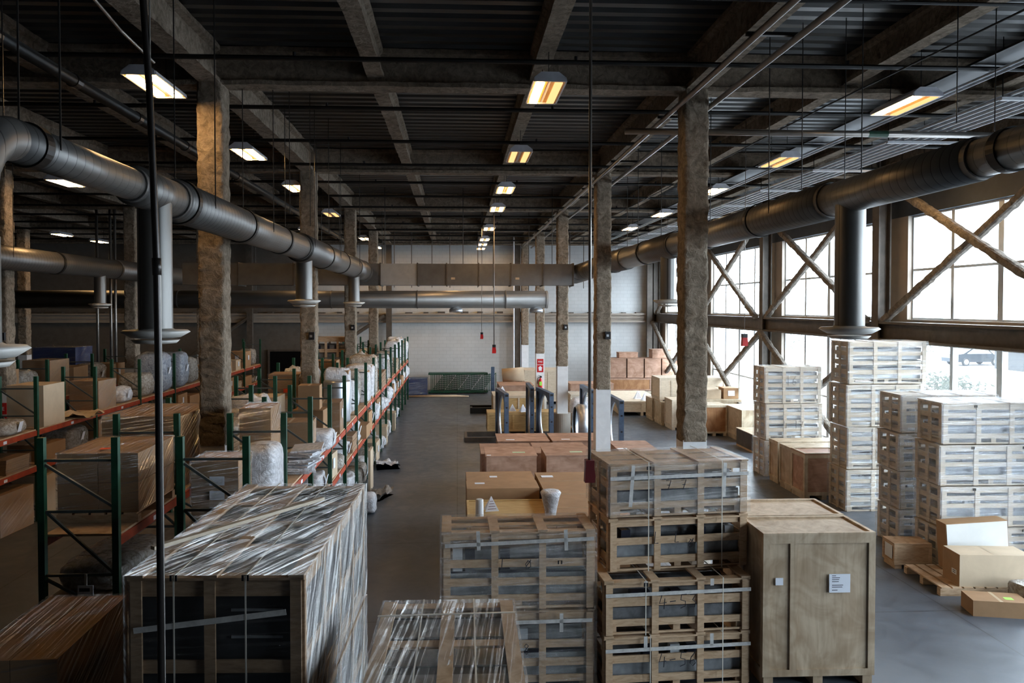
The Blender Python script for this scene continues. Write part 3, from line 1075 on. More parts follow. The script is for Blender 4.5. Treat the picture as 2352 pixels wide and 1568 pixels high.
def wrap_shell(w, d, h, off=.012, top_a=80, side_a=(4, 4), res=.14, amp=.012, seed=0, z0=0.02, drape=0.0):
    """stretch film: top and four sides, each a wrinkled grid; UV runs along the stretch streaks"""
    m = MB()
    m.uv = []
    X, Y_ = w / 2 + off, d / 2 + off
    faces = [((-X, -Y_, h + off), (1, 0, 0), (0, 1, 0), 2 * X, 2 * Y_, (0, 0, 1), top_a),
             ((-X, -Y_, z0), (1, 0, 0), (0, 0, 1), 2 * X, h + off - z0, (0, -1, 0), side_a[0]),
             ((X, Y_, z0), (-1, 0, 0), (0, 0, 1), 2 * X, h + off - z0, (0, 1, 0), side_a[0]),
             ((X, -Y_, z0), (0, 1, 0), (0, 0, 1), 2 * Y_, h + off - z0, (1, 0, 0), side_a[1]),
             ((-X, Y_, z0), (0, -1, 0), (0, 0, 1), 2 * Y_, h + off - z0, (-1, 0, 0), side_a[1])]
    for o, u, v, lu, lv, n, ang in faces:
        o, u, v, n = Vector(o), Vector(u), Vector(v), Vector(n)
        nu, nv = max(2, int(lu / res)), max(2, int(lv / res))
        ca, sa = math.cos(R(ang)), math.sin(R(ang))
        vs = []
        for j in range(nv + 1):
            for i in range(nu + 1):
                a, b = lu * i / nu, lv * j / nv
                p = o + u * a + v * b
                ed = min(i, nu - i) * min(j, nv - j)
                if ed:
                    q = Vector((a * ca + b * sa, (-a * sa + b * ca) * 4, seed))
                    p += n * amp * (noise.fractal(q * 2.0, 1.0, 2.0, 3))
                vs.append(p)
        fs = [(j * (nu + 1) + i, j * (nu + 1) + i + 1, (j + 1) * (nu + 1) + i + 1, (j + 1) * (nu + 1) + i) for j in range(nv) for i in range(nu)]
        m._add(vs, fs)
        for j in range(nv):
            for i in range(nu):
                q = []
                for (ii, jj) in ((i, j), (i + 1, j), (i + 1, j + 1), (i, j + 1)):
                    a, b = lu * ii / nu + seed, lv * jj / nv + seed * 2.3
                    q.append((a * ca + b * sa, -a * sa + b * ca))
                m.uv.append(q)
    return m


def slats_face(m, w, h, slats, battens, M, bw=.085, sw=.022, hz0=0.0):
    """one slatted side in its own XZ plane (facing -Y, at y=0), moved by M; slats given as fractions from the top"""
    for a, b in slats:
        m.box(-w / 2, w / 2, 0, sw, h * (1 - b), h * (1 - a), M)
    for f in battens:
        x = -w / 2 + bw / 2 + f * (w - bw)
        m.box(x - bw / 2, x + bw / 2, -sw, -.0005, hz0, h, M)


def slat_crate(label, loc, rz, w, d, h, slats, battens, side_battens=(0, .5, 1), wood='slat_wood', top='boards', film=None, top_a=80,
               side_a=(4, 4), seed=0, marks=None, tape=(), straps=(), clips=(), group=None, side_slats=None, cat='crate', amp=.010, film2=None):
    t = thing('slatted_crate', label, cat, loc, rz, group)
    T = Matrix.Translation
    for sgn in (-1, 1):
        m = MB()
        M = T((0, sgn * d / 2 - sgn * .022, 0)) @ (Matrix.Identity(4) if sgn < 0 else Matrix.Rotation(PI, 4, 'Z'))
        slats_face(m, w - .044, h, slats, battens, M)
        m.build('slat_panel', wood, t)
        m = MB()
        M = T((sgn * (w / 2 - .022), 0, 0)) @ Matrix.Rotation(PI / 2 * sgn, 4, 'Z')
        slats_face(m, d - .046, h, side_slats or slats, side_battens, M)
        m.build('slat_panel', wood, t)
    for x in (-w / 2 + .12, 0, w / 2 - .12):
        MB().box(x - .045, x + .045, -d / 2 + .05, d / 2 - .05, 0, .09).build('skid', wood, t)
    MB().box(-w / 2 + .05, w / 2 - .05, -d / 2 + .05, d / 2 - .05, .09, .11).build('deck', wood, t)
    if top == 'boards':
        m = MB()
        n = max(3, int(d / .24))
        for i in range(n):
            y = -d / 2 + d * (i + .5) / n
            m.box(-w / 2, w / 2, y - d / n * .36, y + d / n * .36, h - .001, h + .02)
        for f in battens:
            x = -w / 2 + .045 + f * (w - .09)
            m.box(x - .045, x + .045, -d / 2, d / 2, h + .02, h + .035)
        m.build('top_panel', wood, t)
    elif top == 'frame':
        m = MB()
        for f in battens:
            x = -w / 2 + .06 + f * (w - .12)
            m.box(x - .06, x + .06, -d / 2, d / 2, h, h + .022)
        for f in side_battens:
            y = -d / 2 + .06 + f * (d - .12)
            m.box(-w / 2, w / 2, y - .06, y + .06, h - .02, h + .001)
        m.build('top_panel', wood, t)
    elif top == 'solid':
        MB().box(-w / 2, w / 2, -d / 2, d / 2, h, h + .02).build('top_panel', wood, t)
    if film:
        wrap_shell(w + .03, d + .03, h + (.036 if top == 'boards' else .020), .008, top_a, side_a, .16, amp, seed).build('stretch_film', film, t, True)
        if film2:
            me = t.children[-1].data if t.children[-1].name.startswith('stretch_film') else [c for c in t.children if c.name.startswith('stretch_film')][0].data
            me.materials.append(MATS[film2])
            me.materials.append(MATS['film_thin'])
            for p in me.polygons:
                if abs(p.center.x) > w / 2 + .005 and p.center.z < h - .01:
                    p.material_index = 1
                elif abs(p.center.y) > d / 2 + .005 and p.center.z < h - .01:
                    p.material_index = 2
    yf = -d / 2 - .032
    ht = .052 if top == 'boards' else .030
    for (x0, z0, x1, z1) in tape:
        MB().bar((x0, yf, z0), (x1, yf, z1), .004, .045, (0, 0, 1) if abs(x1 - x0) > abs(z1 - z0) else (1, 0, 0)).build('packing_tape', 'packing_tape', t)
    for x in straps:
        s = MB()
        s.box(x - .006, x + .006, yf - .004, yf, 0, h + ht).box(x - .006, x + .006, yf, d / 2 + .03, h + ht - .004, h + ht)
        s.build('strap', 'strap', t)
    for (x, z) in clips:
        s = MB()
        s.box(x - .028, x - .012, yf - .008, yf, z - .045, z).box(x + .012, x + .028, yf - .008, yf, z - .045, z).box(x - .014, x + .014, yf - .006, yf - .001, z - .004, z)
        s.build('corner_clip', 'black_plastic', t)
    for mk in (marks or ()):
        handwrite(mk[0], mk[1], t, (mk[2], yf - .002, mk[3]))
    return t


def packed(label, loc, rz, w, d, h, style, group=None, seed=0):
    """machine parts lying inside a slatted crate"""
    r = random.Random(seed)
    t = thing('packed_machine', label, 'machine part', loc, rz, group)
    if style == 'white':
        n = 5
        for i in range(n):
            z = h * i / n
            MB().box(-w / 2, w / 2, -d / 2, d / 2, z, z + h / n - .02).build('panel', 'equipment_white', t)
            m = MB().path([(-w / 2 + .02, -d / 2 - .02, z + h / n - .04), (w / 2 - .02, -d / 2 - .02, z + h / n - .04)], .017, 6)
            m.build('rail', 'rail_dark', t)
            if i % 2 == 0:
                for f in (-.3, .12, .4):
                    x = w * f + r.uniform(-.04, .04)
                    MB().box(x - .03, x + .03, -d / 2 - .04, -d / 2 + .01, z + h / n - .06, z + h / n - .025).build('bracket', 'rail_dark', t)
    elif style == 'block':
        MB().box(-w / 2, w / 2, -d / 2, d / 2, 0, h).build('housing', 'equipment_dark', t)
        for i in range(4):
            z = h * (.2 + .2 * i)
            MB().box(w * .08, w * .40, -d / 2 - .012, -d / 2, z, z + .02).build('rail', 'equipment_mid', t)
        for i in range(3):
            y = -d / 2 + d * (i + .5) / 3
            MB().box(-w * .46, w * .46, y - d * .12, y + d * .12, h, h + .015).build('cover_plate', 'equipment_grey', t)
    else:
        MB().box(-w / 2, w / 2, -d / 2, d / 2, 0, h * .40).build('housing', 'equipment_mid' if style == 'mixed' else 'equipment_grey', t)
        MB().path([(-w * .47, -d * .22, h * .66), (w * .47, -d * .22, h * .66)], h * .2, 18).build('roller', 'equipment_grey', t, False)
        MB().path([(-w * .47, d * .22, h * .66), (w * .47, d * .22, h * .66)], h * .2, 18).build('roller', 'equipment_grey', t, False)
        MB().box(-w / 2 + .02, w / 2 - .02, -d * .48, -d * .40, h * .40, h * .44).build('rail', 'rail_dark', t)
        for i in range(3):
            x = r.uniform(-w * .45, w * .45)
            MB().box(x - .06, x + .06, -d / 2 + .005, -d * .36, h * .44, h * .80).build('bracket', 'rail_dark' if i or style == 'grey' else 'equipment_white', t)
    return t


def ply_case(label, loc, rz, w, d, h, mat, frame='plywood_pale', feet=.11, mids=(), lid='inset', sides=True, group=None, fw=.07, name='plywood_crate', lidmat=None):
    """closed plywood shipping case on runners with batten frames round its panels"""
    t = thing(name, label, 'crate', loc, rz, group)
    MB().box(-w / 2 + .02, w / 2 - .02, -d / 2 + .02, d / 2 - .02, feet, h - .025).build('panel_body', mat, t)
    if frame:
        yf = -d / 2
        for sg in (-1, 1):
            m = MB()
            y0, y1 = (yf, yf + .02) if sg < 0 else (-yf - .02, -yf)
            m.box(-w / 2, -w / 2 + fw, y0, y1, feet, h - .022).box(w / 2 - fw, w / 2, y0, y1, feet, h - .022)
            m.box(-w / 2 + fw, w / 2 - fw, y0, y1, feet, feet + fw).box(-w / 2 + fw, w / 2 - fw, y0, y1, h - fw - .022, h - .022)
            for f in mids:
                x = -w / 2 + f * w
                m.box(x - fw / 2, x + fw / 2, y0, y1, feet + fw, h - fw - .022)
            m.build('batten_frame', frame, t)
        if sides:
            for sg in (-1, 1):
                m = MB()
                x0, x1 = (w / 2 - .02, w / 2) if sg > 0 else (-w / 2, -w / 2 + .02)
                m.box(x0, x1, yf + .0205, -yf - .0205, feet, feet + fw).box(x0, x1, yf + .0205, -yf - .0205, h - fw - .022, h - .022)
                m.box(x0, x1, yf + .0205, yf + fw, feet + fw, h - fw - .022).box(x0, x1, -yf - fw, -yf - .0205, feet + fw, h - fw - .022)
                m.build('batten_frame', frame, t)
    lm = lidmat or (frame or mat)
    MB().box(-w / 2, w / 2, -d / 2, d / 2, h - .022, h).build('lid', lm, t)
    if lid == 'framed':
        m = MB()
        e = .045
        m.box(-w / 2, w / 2, -d / 2, -d / 2 + e, h, h + .022).box(-w / 2, w / 2, d / 2 - e, d / 2, h, h + .022)
        m.box(-w / 2, -w / 2 + e, -d / 2 + e, d / 2 - e, h, h + .022).box(w / 2 - e, w / 2, -d / 2 + e, d / 2 - e, h, h + .022)
        m.build('lid_rim', frame or mat, t)
    if feet > .02:
        for x in (-w / 2 + .08, 0, w / 2 - .08):
            MB().box(x - .06, x + .06, -d / 2 + .02, d / 2 - .02, 0, feet).build('skid', frame or 'slat_wood', t)
    return t


def carton(label, loc, rz, w, d, h, mat='cardboard', tape=True, note=None, film=None, group=None, seed=0, cat='box', name='cardboard_box', seams=0):
    t = thing(name, label, cat, loc, rz, group)
    if seams:
        # several equal cartons strapped up as one load
        nx, nz = seams
        for i in range(nx):
            for j in range(nz):
                x0, x1 = -w / 2 + w * i / nx, -w / 2 + w * (i + 1) / nx
                b = MB().box(x0 + .004, x1 - .004, -d / 2, d / 2, h * j / nz + .003, h * (j + 1) / nz - .003).build('carton', mat, t)
                MB().box((x0 + x1) / 2 - .10, (x0 + x1) / 2 + .04, -d / 2 - .002, -d / 2, h * (j + .62) / nz, h * (j + .67) / nz).build('print', 'tape_brown', b)
    else:
        MB().box(-w / 2, w / 2, -d / 2, d / 2, 0, h).build('body', mat, t)
        if tape:
            m = MB().box(-.025, .025, -d / 2 - .001, d / 2 + .001, h, h + .001)
            m.build('tape', 'tape_brown', t)
    if note:
        x, z, s = note
        MB().box(x - s * .4, x + s * .4, -d / 2 - .02, -d / 2 - .018, z - s / 2, z + s / 2).build('paper_label', 'paper', t)
        MB().box(w / 2 + .018, w / 2 + .02, -s * .4, s * .4, z - s / 2, z + s / 2).build('paper_label', 'paper', t)
    if film:
        wrap_shell(w, d, h, .012, 70 + seed * 7 % 40, (8, 30), .12, .016, seed).build('stretch_film', film, t, True)
    return t


def lump_mesh(w, d, h, seed, amp=.16, e=.45, nu=22, nv=12):
    vs, fs = [], []
    for j in range(nv + 1):
        ph = -PI / 2 + PI * j / nv
        for i in range(nu):
            th = 2 * PI * i / nu
            f = lambda c: math.copysign(abs(c) ** e, c)
            x, y, z = f(math.cos(ph)) * f(math.cos(th)), f(math.cos(ph)) * f(math.sin(th)), f(math.sin(ph))
            p = Vector((x * w / 2, y * d / 2, z * h / 2 + h / 2))
            k = 1 + amp * noise.fractal(p * 4.2 + Vector((seed * 3.7, seed, 0)), 1.0, 2.0, 4)
            vs.append(Vector((p.x * k, p.y * k, max(0, p.z * (1 + amp * .7 * noise.noise(p * 5 + Vector((seed, 0, 3))))) if j > 1 else max(0.0, p.z * .5))))
    for j in range(nv):
        for i in range(nu):
            i2 = (i + 1) % nu
            fs.append((j * nu + i, j * nu + i2, (j + 1) * nu + i2, (j + 1) * nu + i))
    return MB()._add(vs, fs)


def bundle(label, loc, rz, w, d, h, mat='white_plastic', seed=0, note=False, group=None, amp=.16, name='wrapped_bundle'):
    t = thing(name, label, 'package', loc, rz, group)
    lump_mesh(w, d, h, seed, amp).build('wrapping', mat, t, True)
    if note:
        M = Matrix.Translation((w / 2 * 1.06, 0, h * .55)) @ Matrix.Rotation(.25, 4, 'Y')
        MB().box(-.003, .003, -.07, .07, -.11, .11, M).build('paper_label', 'paper', t)
    return t


def flat_stack(label, loc, rz, w, d, h, mat='cardboard', seed=0, film='film_clear', group=None):
    r = random.Random(seed)
    t = thing('flat_parcel', label, 'package', loc, rz, group)
    m = MB()
    n = max(2, int(h / .045))
    for i in range(n):
        a, b = r.uniform(-.012, .012), r.uniform(-.012, .012)
        m.box(-w / 2 + a, w / 2 + a, -d / 2 + b, d / 2 + b, h * i / n, h * (i + 1) / n - .004)
    m.build('sheet_stack', mat, t)
    wrap_shell(w + .03, d + .03, h, .01, 75, (6, 20), .12, .02, seed).build('stretch_film', film, t, True)
    return t


def upright_sheets(label, loc, rz, w, d, h, seed=0, group=None):
    """tall thin goods standing on edge in loose plastic"""
    r = random.Random(seed)
    t = thing('upright_package', label, 'package', loc, rz, group)
    MB().box(-w / 2, w / 2, -d / 2, d / 2, 0, h).build('board', r.choice(['cardboard', 'cardboard_pale', 'carton_white']), t)
    m = lump_mesh(w * 1.12, d * 1.35, h * 1.03, seed, .10, .30, 20, 16)
    m.build('plastic_sleeve', r.choice(['white_plastic', 'grey_plastic', 'white_plastic']), t, True)
    return t


def pallet(label, loc, rz, w, d, h=.13, wood='slat_wood', group=None):
    t = thing('pallet', label, 'pallet', loc, rz, group)
    m = MB()
    n = max(4, int(w / .17))
    for i in range(n):
        x = -w / 2 + w * (i + .5) / n
        m.box(x - w / n * .40, x + w / n * .40, -d / 2, d / 2, h - .02, h)
    m.build('deck', wood, t)
    for y in (-d / 2 + .05, 0, d / 2 - .05):
        MB().box(-w / 2, w / 2, y - .05, y + .05, 0, h - .02).build('stringer', wood, t)
    return t


def sheet(label, loc, rz, w, d, h, mat, seed, name='plastic_sheet', cat='plastic sheet'):
    """crumpled sheet lying flat"""
    vs, fs = [], []
    n = 12
    for j in range(n + 1):
        for i in range(n + 1):
            x, y = w * (i / n - .5), d * (j / n - .5)
            k = 1 + .18 * noise.noise(Vector((x * 3, y * 3, seed)))
            vs.append((x * k, y * k, .004 + h * max(0, .5 + noise.fractal(Vector((x * 4, y * 4, seed)), 1, 2, 4))))
    b0 = len(vs)
    vs += [(x, y, 0.0) for x, y, z in vs]
    w1 = n + 1
    for j in range(n):
        for i in range(n):
            a = j * w1 + i
            fs.append((a, a + 1, a + w1 + 1, a + w1))
            fs.append((b0 + a, b0 + a + w1, b0 + a + w1 + 1, b0 + a + 1))
    o = MB()._add(vs, fs).build(name, mat, None, True)
    o.location = loc
    o.rotation_euler = (0, 0, rz)
    return tag(o, label, cat)

# ------------------------------------------------------------------ near crates
S53 = [(0, .11), (.30, .47), (.72, .85), (.965, 1)]
S53b = [(0, .14), (.36, .50), (.74, .88), (.965, 1)]
BT4 = (0, .333, .667, 1)

# big wrapped crate, two tiers, left foreground
C1 = (-1.815, 7.50)
slat_crate('lower wrapped slatted crate carrying the big front-left crate', (C1[0], C1[1], 0), R(-2.0), 1.36, 3.03, 1.29,
           [(0, .1), (.45, .55), (.9, 1)], (0, .5, 1), (0, .25, .5, .75, 1), film='film_streaky', side_a=(3, 52), seed=2, top='solid', wood='crate_brown', film2='film_side')
t = slat_crate('big film-wrapped slatted crate at the front left with a loose lath on top', (C1[0], C1[1], 1.345), R(-2.0), 1.36, 3.03, 1.255,
               [(0, .12), (.52, .60), (.93, 1)], (0, .46, 1), (0, .25, .5, .75, 1), film='film_streaky', top='frame', top_a=66, side_a=(3, 55), seed=5,
               straps=(-.31, .24), clips=((-.31, 1.29), (.24, 1.29)), tape=((-.62, .86, .55, 1.00),), amp=.02, wood='crate_brown', film2='film_side')
packed('dark machine assembly inside the big wrapped front-left crate', (C1[0], C1[1], 1.47), R(-2.0), 1.25, 2.90, 1.06, 'block', None, 3)
packed('dark machine assembly inside the lower wrapped front-left crate', (C1[0], C1[1], .12), R(-2.0), 1.25, 2.90, 1.08, 'block', None, 4)
o = MB().bar((-2.52, 6.44, 2.70), (-1.40, 8.03, 2.70), .055, .03).build('lath', 'pale_wood')
tag(o, 'loose pale wooden lath lying slantwise on the big wrapped crate', 'lath')

# wrapped pallet at the far left bottom corner
t = carton('low film-wrapped load in the bottom left corner beside the rack frames', (-3.58, 6.92, .13), R(1), .74, 1.36, 1.75, 'cardboard', False, None, 'film_streaky', None, 9, name='wrapped_load', cat='load', seams=(2, 3))
pallet('wooden pallet under the wrapped corner load', (-3.58, 6.92, 0), R(1), .78, 1.4)

# film-wrapped crate at the bottom centre
slat_crate('film-wrapped flat-topped crate with white straps at the bottom centre', (-.09, 6.33, 0), R(-.6), 1.2, 1.72, 1.90,
           [(0, .08), (.3, .38), (.62, .70), (.93, 1)], (0, .5, 1), (0, .5, 1), film='film_streaky', top='frame', top_a=84, side_a=(88, 80), seed=12,
           straps=(-.235, .235), clips=(), amp=.02, wood='slat_wood')
packed('dark machine packed in the strapped crate at the bottom centre', (-.09, 6.33, .13), R(-.6), 1.08, 1.6, 1.66, 'block', None, 8)
o = MB().box(-.61, .61, -.012, .012, 0, .006).build('cross_strap', 'strap')
o.location = (-.09, 6.75, 1.972)
o.rotation_euler = (0, 0, R(1.5))
tag(o, 'pale strap across the top of the bottom-centre wrapped crate', 'strap')

# centre pair, slatted and taped
SC = [(0, .10), (.36, .46), (.60, .70), (.82, .91), (.97, 1)]
CC = (.745, 9.63)
slat_crate('lower slatted crate marked 68 under the taped crate right of the aisle', (CC[0], CC[1], 0), R(.6), 1.88, .72, .945, SC, BT4, (0, .5, 1), film='film_clear', seed=21,
           marks=(('68', .13, .05, .52),), tape=((-.9, .84, .9, .86), (-.58, .95, -.58, .72), (.52, .95, .52, .72)))
slat_crate('upper slatted crate with tape crossing its glossy film, right of the aisle', (CC[0], CC[1], 1.003), R(.6), 1.88, .72, .945, SC, BT4, (0, .5, 1), film='film_clear', top='frame', top_a=4, side_a=(3, 3), seed=22,
           marks=(('o', .14, .12, .56), ('L', .12, -.18, .58)), tape=((-.9, .80, .92, .86), (-.50, .975, -.49, .74), (.57, .975, .58, .72)), clips=((.5, .60),))
for i, z in enumerate((.115, 1.118)):
    packed('grey rollers and rails packed in the %s right-of-aisle taped crate' % ['lower', 'upper'][i], (CC[0], CC[1], z), R(.6), 1.7, .56, .76, 'mixed', None, 30 + i)

# four-high stack with handwriting
lab = ['bottom slatted crate marked 4-56 in the four-high stack', 'second slatted crate from the floor, marked 4-53 in marker',
       'third slatted crate from the floor in the four-high central stack', 'top film-wrapped slatted crate of the four-high central stack']
for i in range(4):
    hi = i > 1
    px_, py_ = (2.77, 10.05) if hi else (2.685, 9.72)
    z = .68 * i + .003
    slat_crate(lab[i], (px_, py_, z), R(6.0 if hi else 3.5), 1.86, .95, .645, S53 if i in (1, 3) else S53b, BT4, (0, .5, 1), film='film_clear' if i == 3 else None,
               top='boards' if i == 3 else 'frame', seed=40 + i, top_a=3,
               marks={0: (('4-56', .17, .0, .36),), 1: (('4-53', .17, .0, .40),), 2: (('L', .15, -.30, .42), ('L', .14, -.03, .42), ('o', .14, .15, .33)), 3: (('7', .13, -.15, .40), ('7', .13, .05, .40))}[i],
               tape=(((-.92, .50, .92, .515),) if i != 2 else ()) + {3: ((-.62, .66, -.66, .14), (.60, .66, .58, .22)), 1: ((-.42, .665, -.42, .60), (.42, .665, .42, .58)), 0: ((-.42, .665, -.42, .52), (.42, .665, .42, .50)), 2: ()}[i],
               straps=(-.42, .56) if i != 0 else (-.36, .56), clips=((-.42, .645),) if i in (1, 3) else ())
    packed('grey rollers and housings packed inside %s' % ['the bottom 4-56 crate', 'the 4-53 crate', 'the third stacked crate', 'the top stacked crate'][i],
           (px_, py_, z + .115), R(6.0 if hi else 3.5), 1.68, .76, .47, 'grey' if i in (1, 3) else 'mixed', None, 50 + i)

# tall grey plywood cases right of the stack
t = ply_case('tall plywood case with a shipping label, beside the central crate stack', (4.46, 9.565, 0), R(-.4), 1.41, .77, 1.89, 'plywood_grey', 'plywood_grey', .13, (.27,), 'framed', fw=.085)
MB().box(.12, .385, -.39, -.386, 1.17, 1.40).build('paper_label', 'paper', t)
for i in range(7):
    z = 1.375 - .024 * i - (.02 if i > 3 else 0) - (.015 if i > 5 else 0)
    MB().box(.155, .155 + (.05, .10, .09, .085, .14, .13, .07)[i], -.3905, -.39, z, z + .008).build('print_line', 'ink', t)
MB().box(-.55, -.455, -.385, -.381, 1.27, 1.36).build('paper_label', 'paper', t, False, 'small blank paper label')
ply_case('second tall plywood case standing behind the labelled one', (4.475, 10.42, 0), R(-.4), 1.41, .86, 1.89, 'plywood_grey', 'plywood_grey', .13, (.27,), 'framed', fw=.085)

# ------------------------------------------------------------------ towers by the windows
SW = [(0, .09), (.21, .31), (.44, .54), (.66, .77), (.965, 1)]
SM = [(0, .13), (.21, .33), (.41, .52), (.74, .86), (.965, 1)]


def tower(x, y, rz, w, d, h, n, slats, film, prefix, seed, style, marks=None, side_slats=None, wood='pale_wood', bt=BT4):
    names = {3: ['bottom', 'middle', 'top'], 4: ['bottom', 'second', 'third', 'top']}[n]
    for i in range(n):
        jx = (0, .02, -.015, .025)[i]
        slat_crate('%s crate of the %s' % (names[i], prefix), (x + jx, y, i * (h + .045) + .003), rz, w, d, h, slats, bt, (0, .5, 1), wood, 'solid' if i < n - 1 else 'boards',
                   film, 5, (2, 3), seed + i, (marks or {}).get(i), group=None, side_slats=side_slats, clips=((-w * .2, h), (w * .28, h)) if film == 'film_milky' else ())
        packed('%s machine parts inside the %s crate of the %s' % ('white' if style == 'white' else 'pale', names[i], prefix), (x + jx, y, i * (h + .045) + .118), rz, w - .16, d - .22, h - .2, style, None, seed + 60 + i)


tower(9.27, 21.12, R(1), 1.62, .80, .965, 3, SW, 'film_clear', 'three-high slatted tower marked 16', 100, 'white',
      {2: (('16', .24, -.05, .62),), 1: (('4-17', .20, -.02, .42),)})
tower(9.80, 17.47, R(0), 1.84, .84, .93, 4, SW, 'film_clear', 'tallest four-high slatted tower by the windows', 120, 'white')
SIDE = [(0, .06), (.25, .38), (.58, .72), (.93, 1)]
tower(9.55, 14.86, R(-1), 1.9, .80, .70, 4, SM, 'film_milky', 'rear film-wrapped four-high tower at the right', 140, 'mixed', None, SIDE)
tower(9.60, 13.62, R(-1), 1.95, .78, .70, 4, SM, 'film_milky', 'front film-wrapped four-high tower at the right', 160, 'mixed', None, SIDE)

# ------------------------------------------------------------------ cases between the towers
ply_case('orange-sided plywood case with a pink recessed lid beside the tallest tower', (8.90, 18.5, 0), 0, 1.0, .78, 1.12, 'plywood_pink', 'plywood_pale', .11, (), 'framed', fw=.08, lidmat='plywood_pink')
t = ply_case('narrow plywood case next to the pink-lidded case, nearer of two', (9.28, 19.27, 0), 0, 1.72, .70, 1.12, 'plywood_grey', 'plywood_pale', .11, (.5,), 'inset', fw=.06)
ply_case('narrow plywood case next to the slatted tower marked 16, farther of two', (9.32, 20.10, 0), 0, 1.72, .58, 1.12, 'plywood_grey', 'plywood_pale', .11, (.5,), 'inset', fw=.06)
ply_case('pale-topped plywood case in the row behind the tallest tower', (10.55, 18.6, 0), 0, .78, .9, 1.05, 'plywood_pale', 'plywood_pale', .11, (), 'framed')

# ------------------------------------------------------------------ clutter at the right edge
pallet('worn low pallet carrying the tilted box and the printed box at the right', (8.68, 12.5, 0), R(-3), 1.65, 1.12, .14, 'slat_wood')
t = ply_case('small wooden box with a paper label at the foot of the front tower', (8.15, 13.46, 0), R(-5), .66, .46, .46, 'slat_wood', 'slat_wood', .08, (), 'inset', fw=.05)
MB().box(-.335, -.33, -.15, .12, .16, .40).build('paper_label', 'carton_white', t)
t = carton('tall tilted cardboard box with a white foam face at the right edge', (8.99, 12.86, .185), R(-4), 1.05, .30, .80, 'cardboard', False)
MB().box(-.515, .515, -.158, -.151, .01, .79).build('foam_sheet', 'carton_white', t)
t.rotation_euler = (0, R(-4), R(-4))
t = carton('pale cardboard box with printed handling marks at the right edge', (8.75, 12.2, .142), R(-5), 1.15, .50, .52, 'cardboard_pale', True)
MB().box(-.5765, -.5755, -.16, -.02, .16, .24).build('print', 'carton_white', t)
for dz in (.18, .21):
    MB().box(-.5772, -.5766, -.13, -.05, dz, dz + .012).build('print', 'ink', t)
for vx in (-.574,):
    MB().box(vx - .0015, vx, -.245, .245, .005, .515).build('shaded_end', 'cardboard', t, False, 'end face coloured brown for shade')  # left end coloured brown to carry its shade
bundle('reddish crumpled wrapping paper heaped beside the pale printed box', (8.95, 11.55, .0), R(20), .5, .4, .36, 'grey_plastic', 77, False, None, .3)
t = carton('flattened cardboard box with a green sticker on the floor at the right edge', (8.25, 11.3, .0), R(-12), .80, .42, .24, 'cardboard', True)
MB().box(.1, .22, -.1, 0, .2412, .2425).build('sticker', 'sticker_green', t)

# ------------------------------------------------------------------ brown boxes along the aisle
t = carton('two-piece flat brown box nearest the aisle in the row behind the taped crate', (.90, 15.85, .12), R(.5), 1.42, 1.55, .98, 'cardboard', False)
MB().box(-.72, .72, -.79, -.1, .74, .985).build('lid', 'cardboard', t)
MB().box(-.55, -.35, -.40, -.28, .9855, .988).build('paper_label', 'paper', t)
MB().box(-.22, -.06, .20, .34, .981, .984).build('paper_label', 'paper', t)
t = carton('long brown box beside the two-piece flat box, behind the stacked crates', (2.33, 14.75, .12), R(.5), 1.28, 3.5, .98, 'cardboard', False)
for yy in (-1.2, -.2, .9):
    MB().box(-.64, .64, yy, yy + .012, .98, .983).build('seam', 'tape_brown', t)
MB().box(-.55, -.3, 1.25, 1.42, .983, .986).build('paper_label', 'paper', t)
pallet('pallet under the two-piece flat brown box', (.90, 15.85, 0), R(.5), 1.42, 1.5, .12)
pallet('pallet under the long brown box', (2.33, 14.75, 0), R(.5), 1.28, 3.4, .12)
t = ply_case('open-topped yellow wooden crate with a paper tent on it', (.93, 14.15, 0), R(.4), 1.50, 1.28, .93, 'yellow_wood', 'yellow_wood', .1, (.5,), 'framed', fw=.07)
t = carton('narrow brown carton strip in front of the yellow wooden crate', (.95, 13.15, 0), R(.4), 1.45, .55, .96, 'cardboard', False)
t = carton('brown carton with a split lid beside the narrow brown carton', (2.3, 12.35, 0), R(.4), 1.15, .9, .96, 'cardboard', True)


def paper_tent(label, x, y, z, s, rz=.2):
    t = thing('paper_tent', label, 'paper sign', (x, y, z), rz)
    m = MB()
    for sg in (-1, 1):
        m._add([(-.5 * s, sg * .28 * s, 0), (.5 * s, sg * .28 * s, 0), (.02 * s, 0, s), (-.02 * s, 0, s),
                (-.5 * s, sg * .28 * s - .006, 0), (.5 * s, sg * .28 * s - .006, 0), (.02 * s, -.006, s), (-.02 * s, -.006, s)],
               [(0, 1, 2, 3), (7, 6, 5, 4), (0, 4, 5, 1), (1, 5, 6, 2), (3, 7, 4, 0)])
    m.build('card', 'paper', t)
    m = MB()
    for k in range(4):
        hw = .30 * s * (1 - k / 5)
        zz = s * (.15 + .17 * k)
        yy = -.28 * s * (1 - zz / s) - .012
        MB().box(-hw, hw, yy, yy + .003, zz, zz + .03 * s).build('print_line', 'dark_red', t)
    return t


paper_tent('white paper tent standing on the yellow wooden crate', .62, 14.0, .955, .26)
o = MB().lathe([(0, 0), (.065, 0), (.07, .1), (.066, .42), (.055, .43), (0, .40)], (0, 0, 0), 14).build('paper_roll', 'white_paint', None, True)
o.location = (.38, 13.1, .963)
tag(o, 'upright white paper roll on the narrow brown carton', 'roll')
o = MB().lathe([(0, 0), (.05, 0), (.075, .05), (.10, .20), (.145, .36), (.165, .40), (.14, .425), (.08, .43), (0, .42)], (0, 0, 0), 20).build('paper_bag', 'white_plastic', None, True)
o.location = (1.60, 13.05, .963)
o.scale = (1.1, 1.1, 1.35)
tag(o, 'white plastic funnel-shaped bag standing on the narrow brown carton', 'bag')

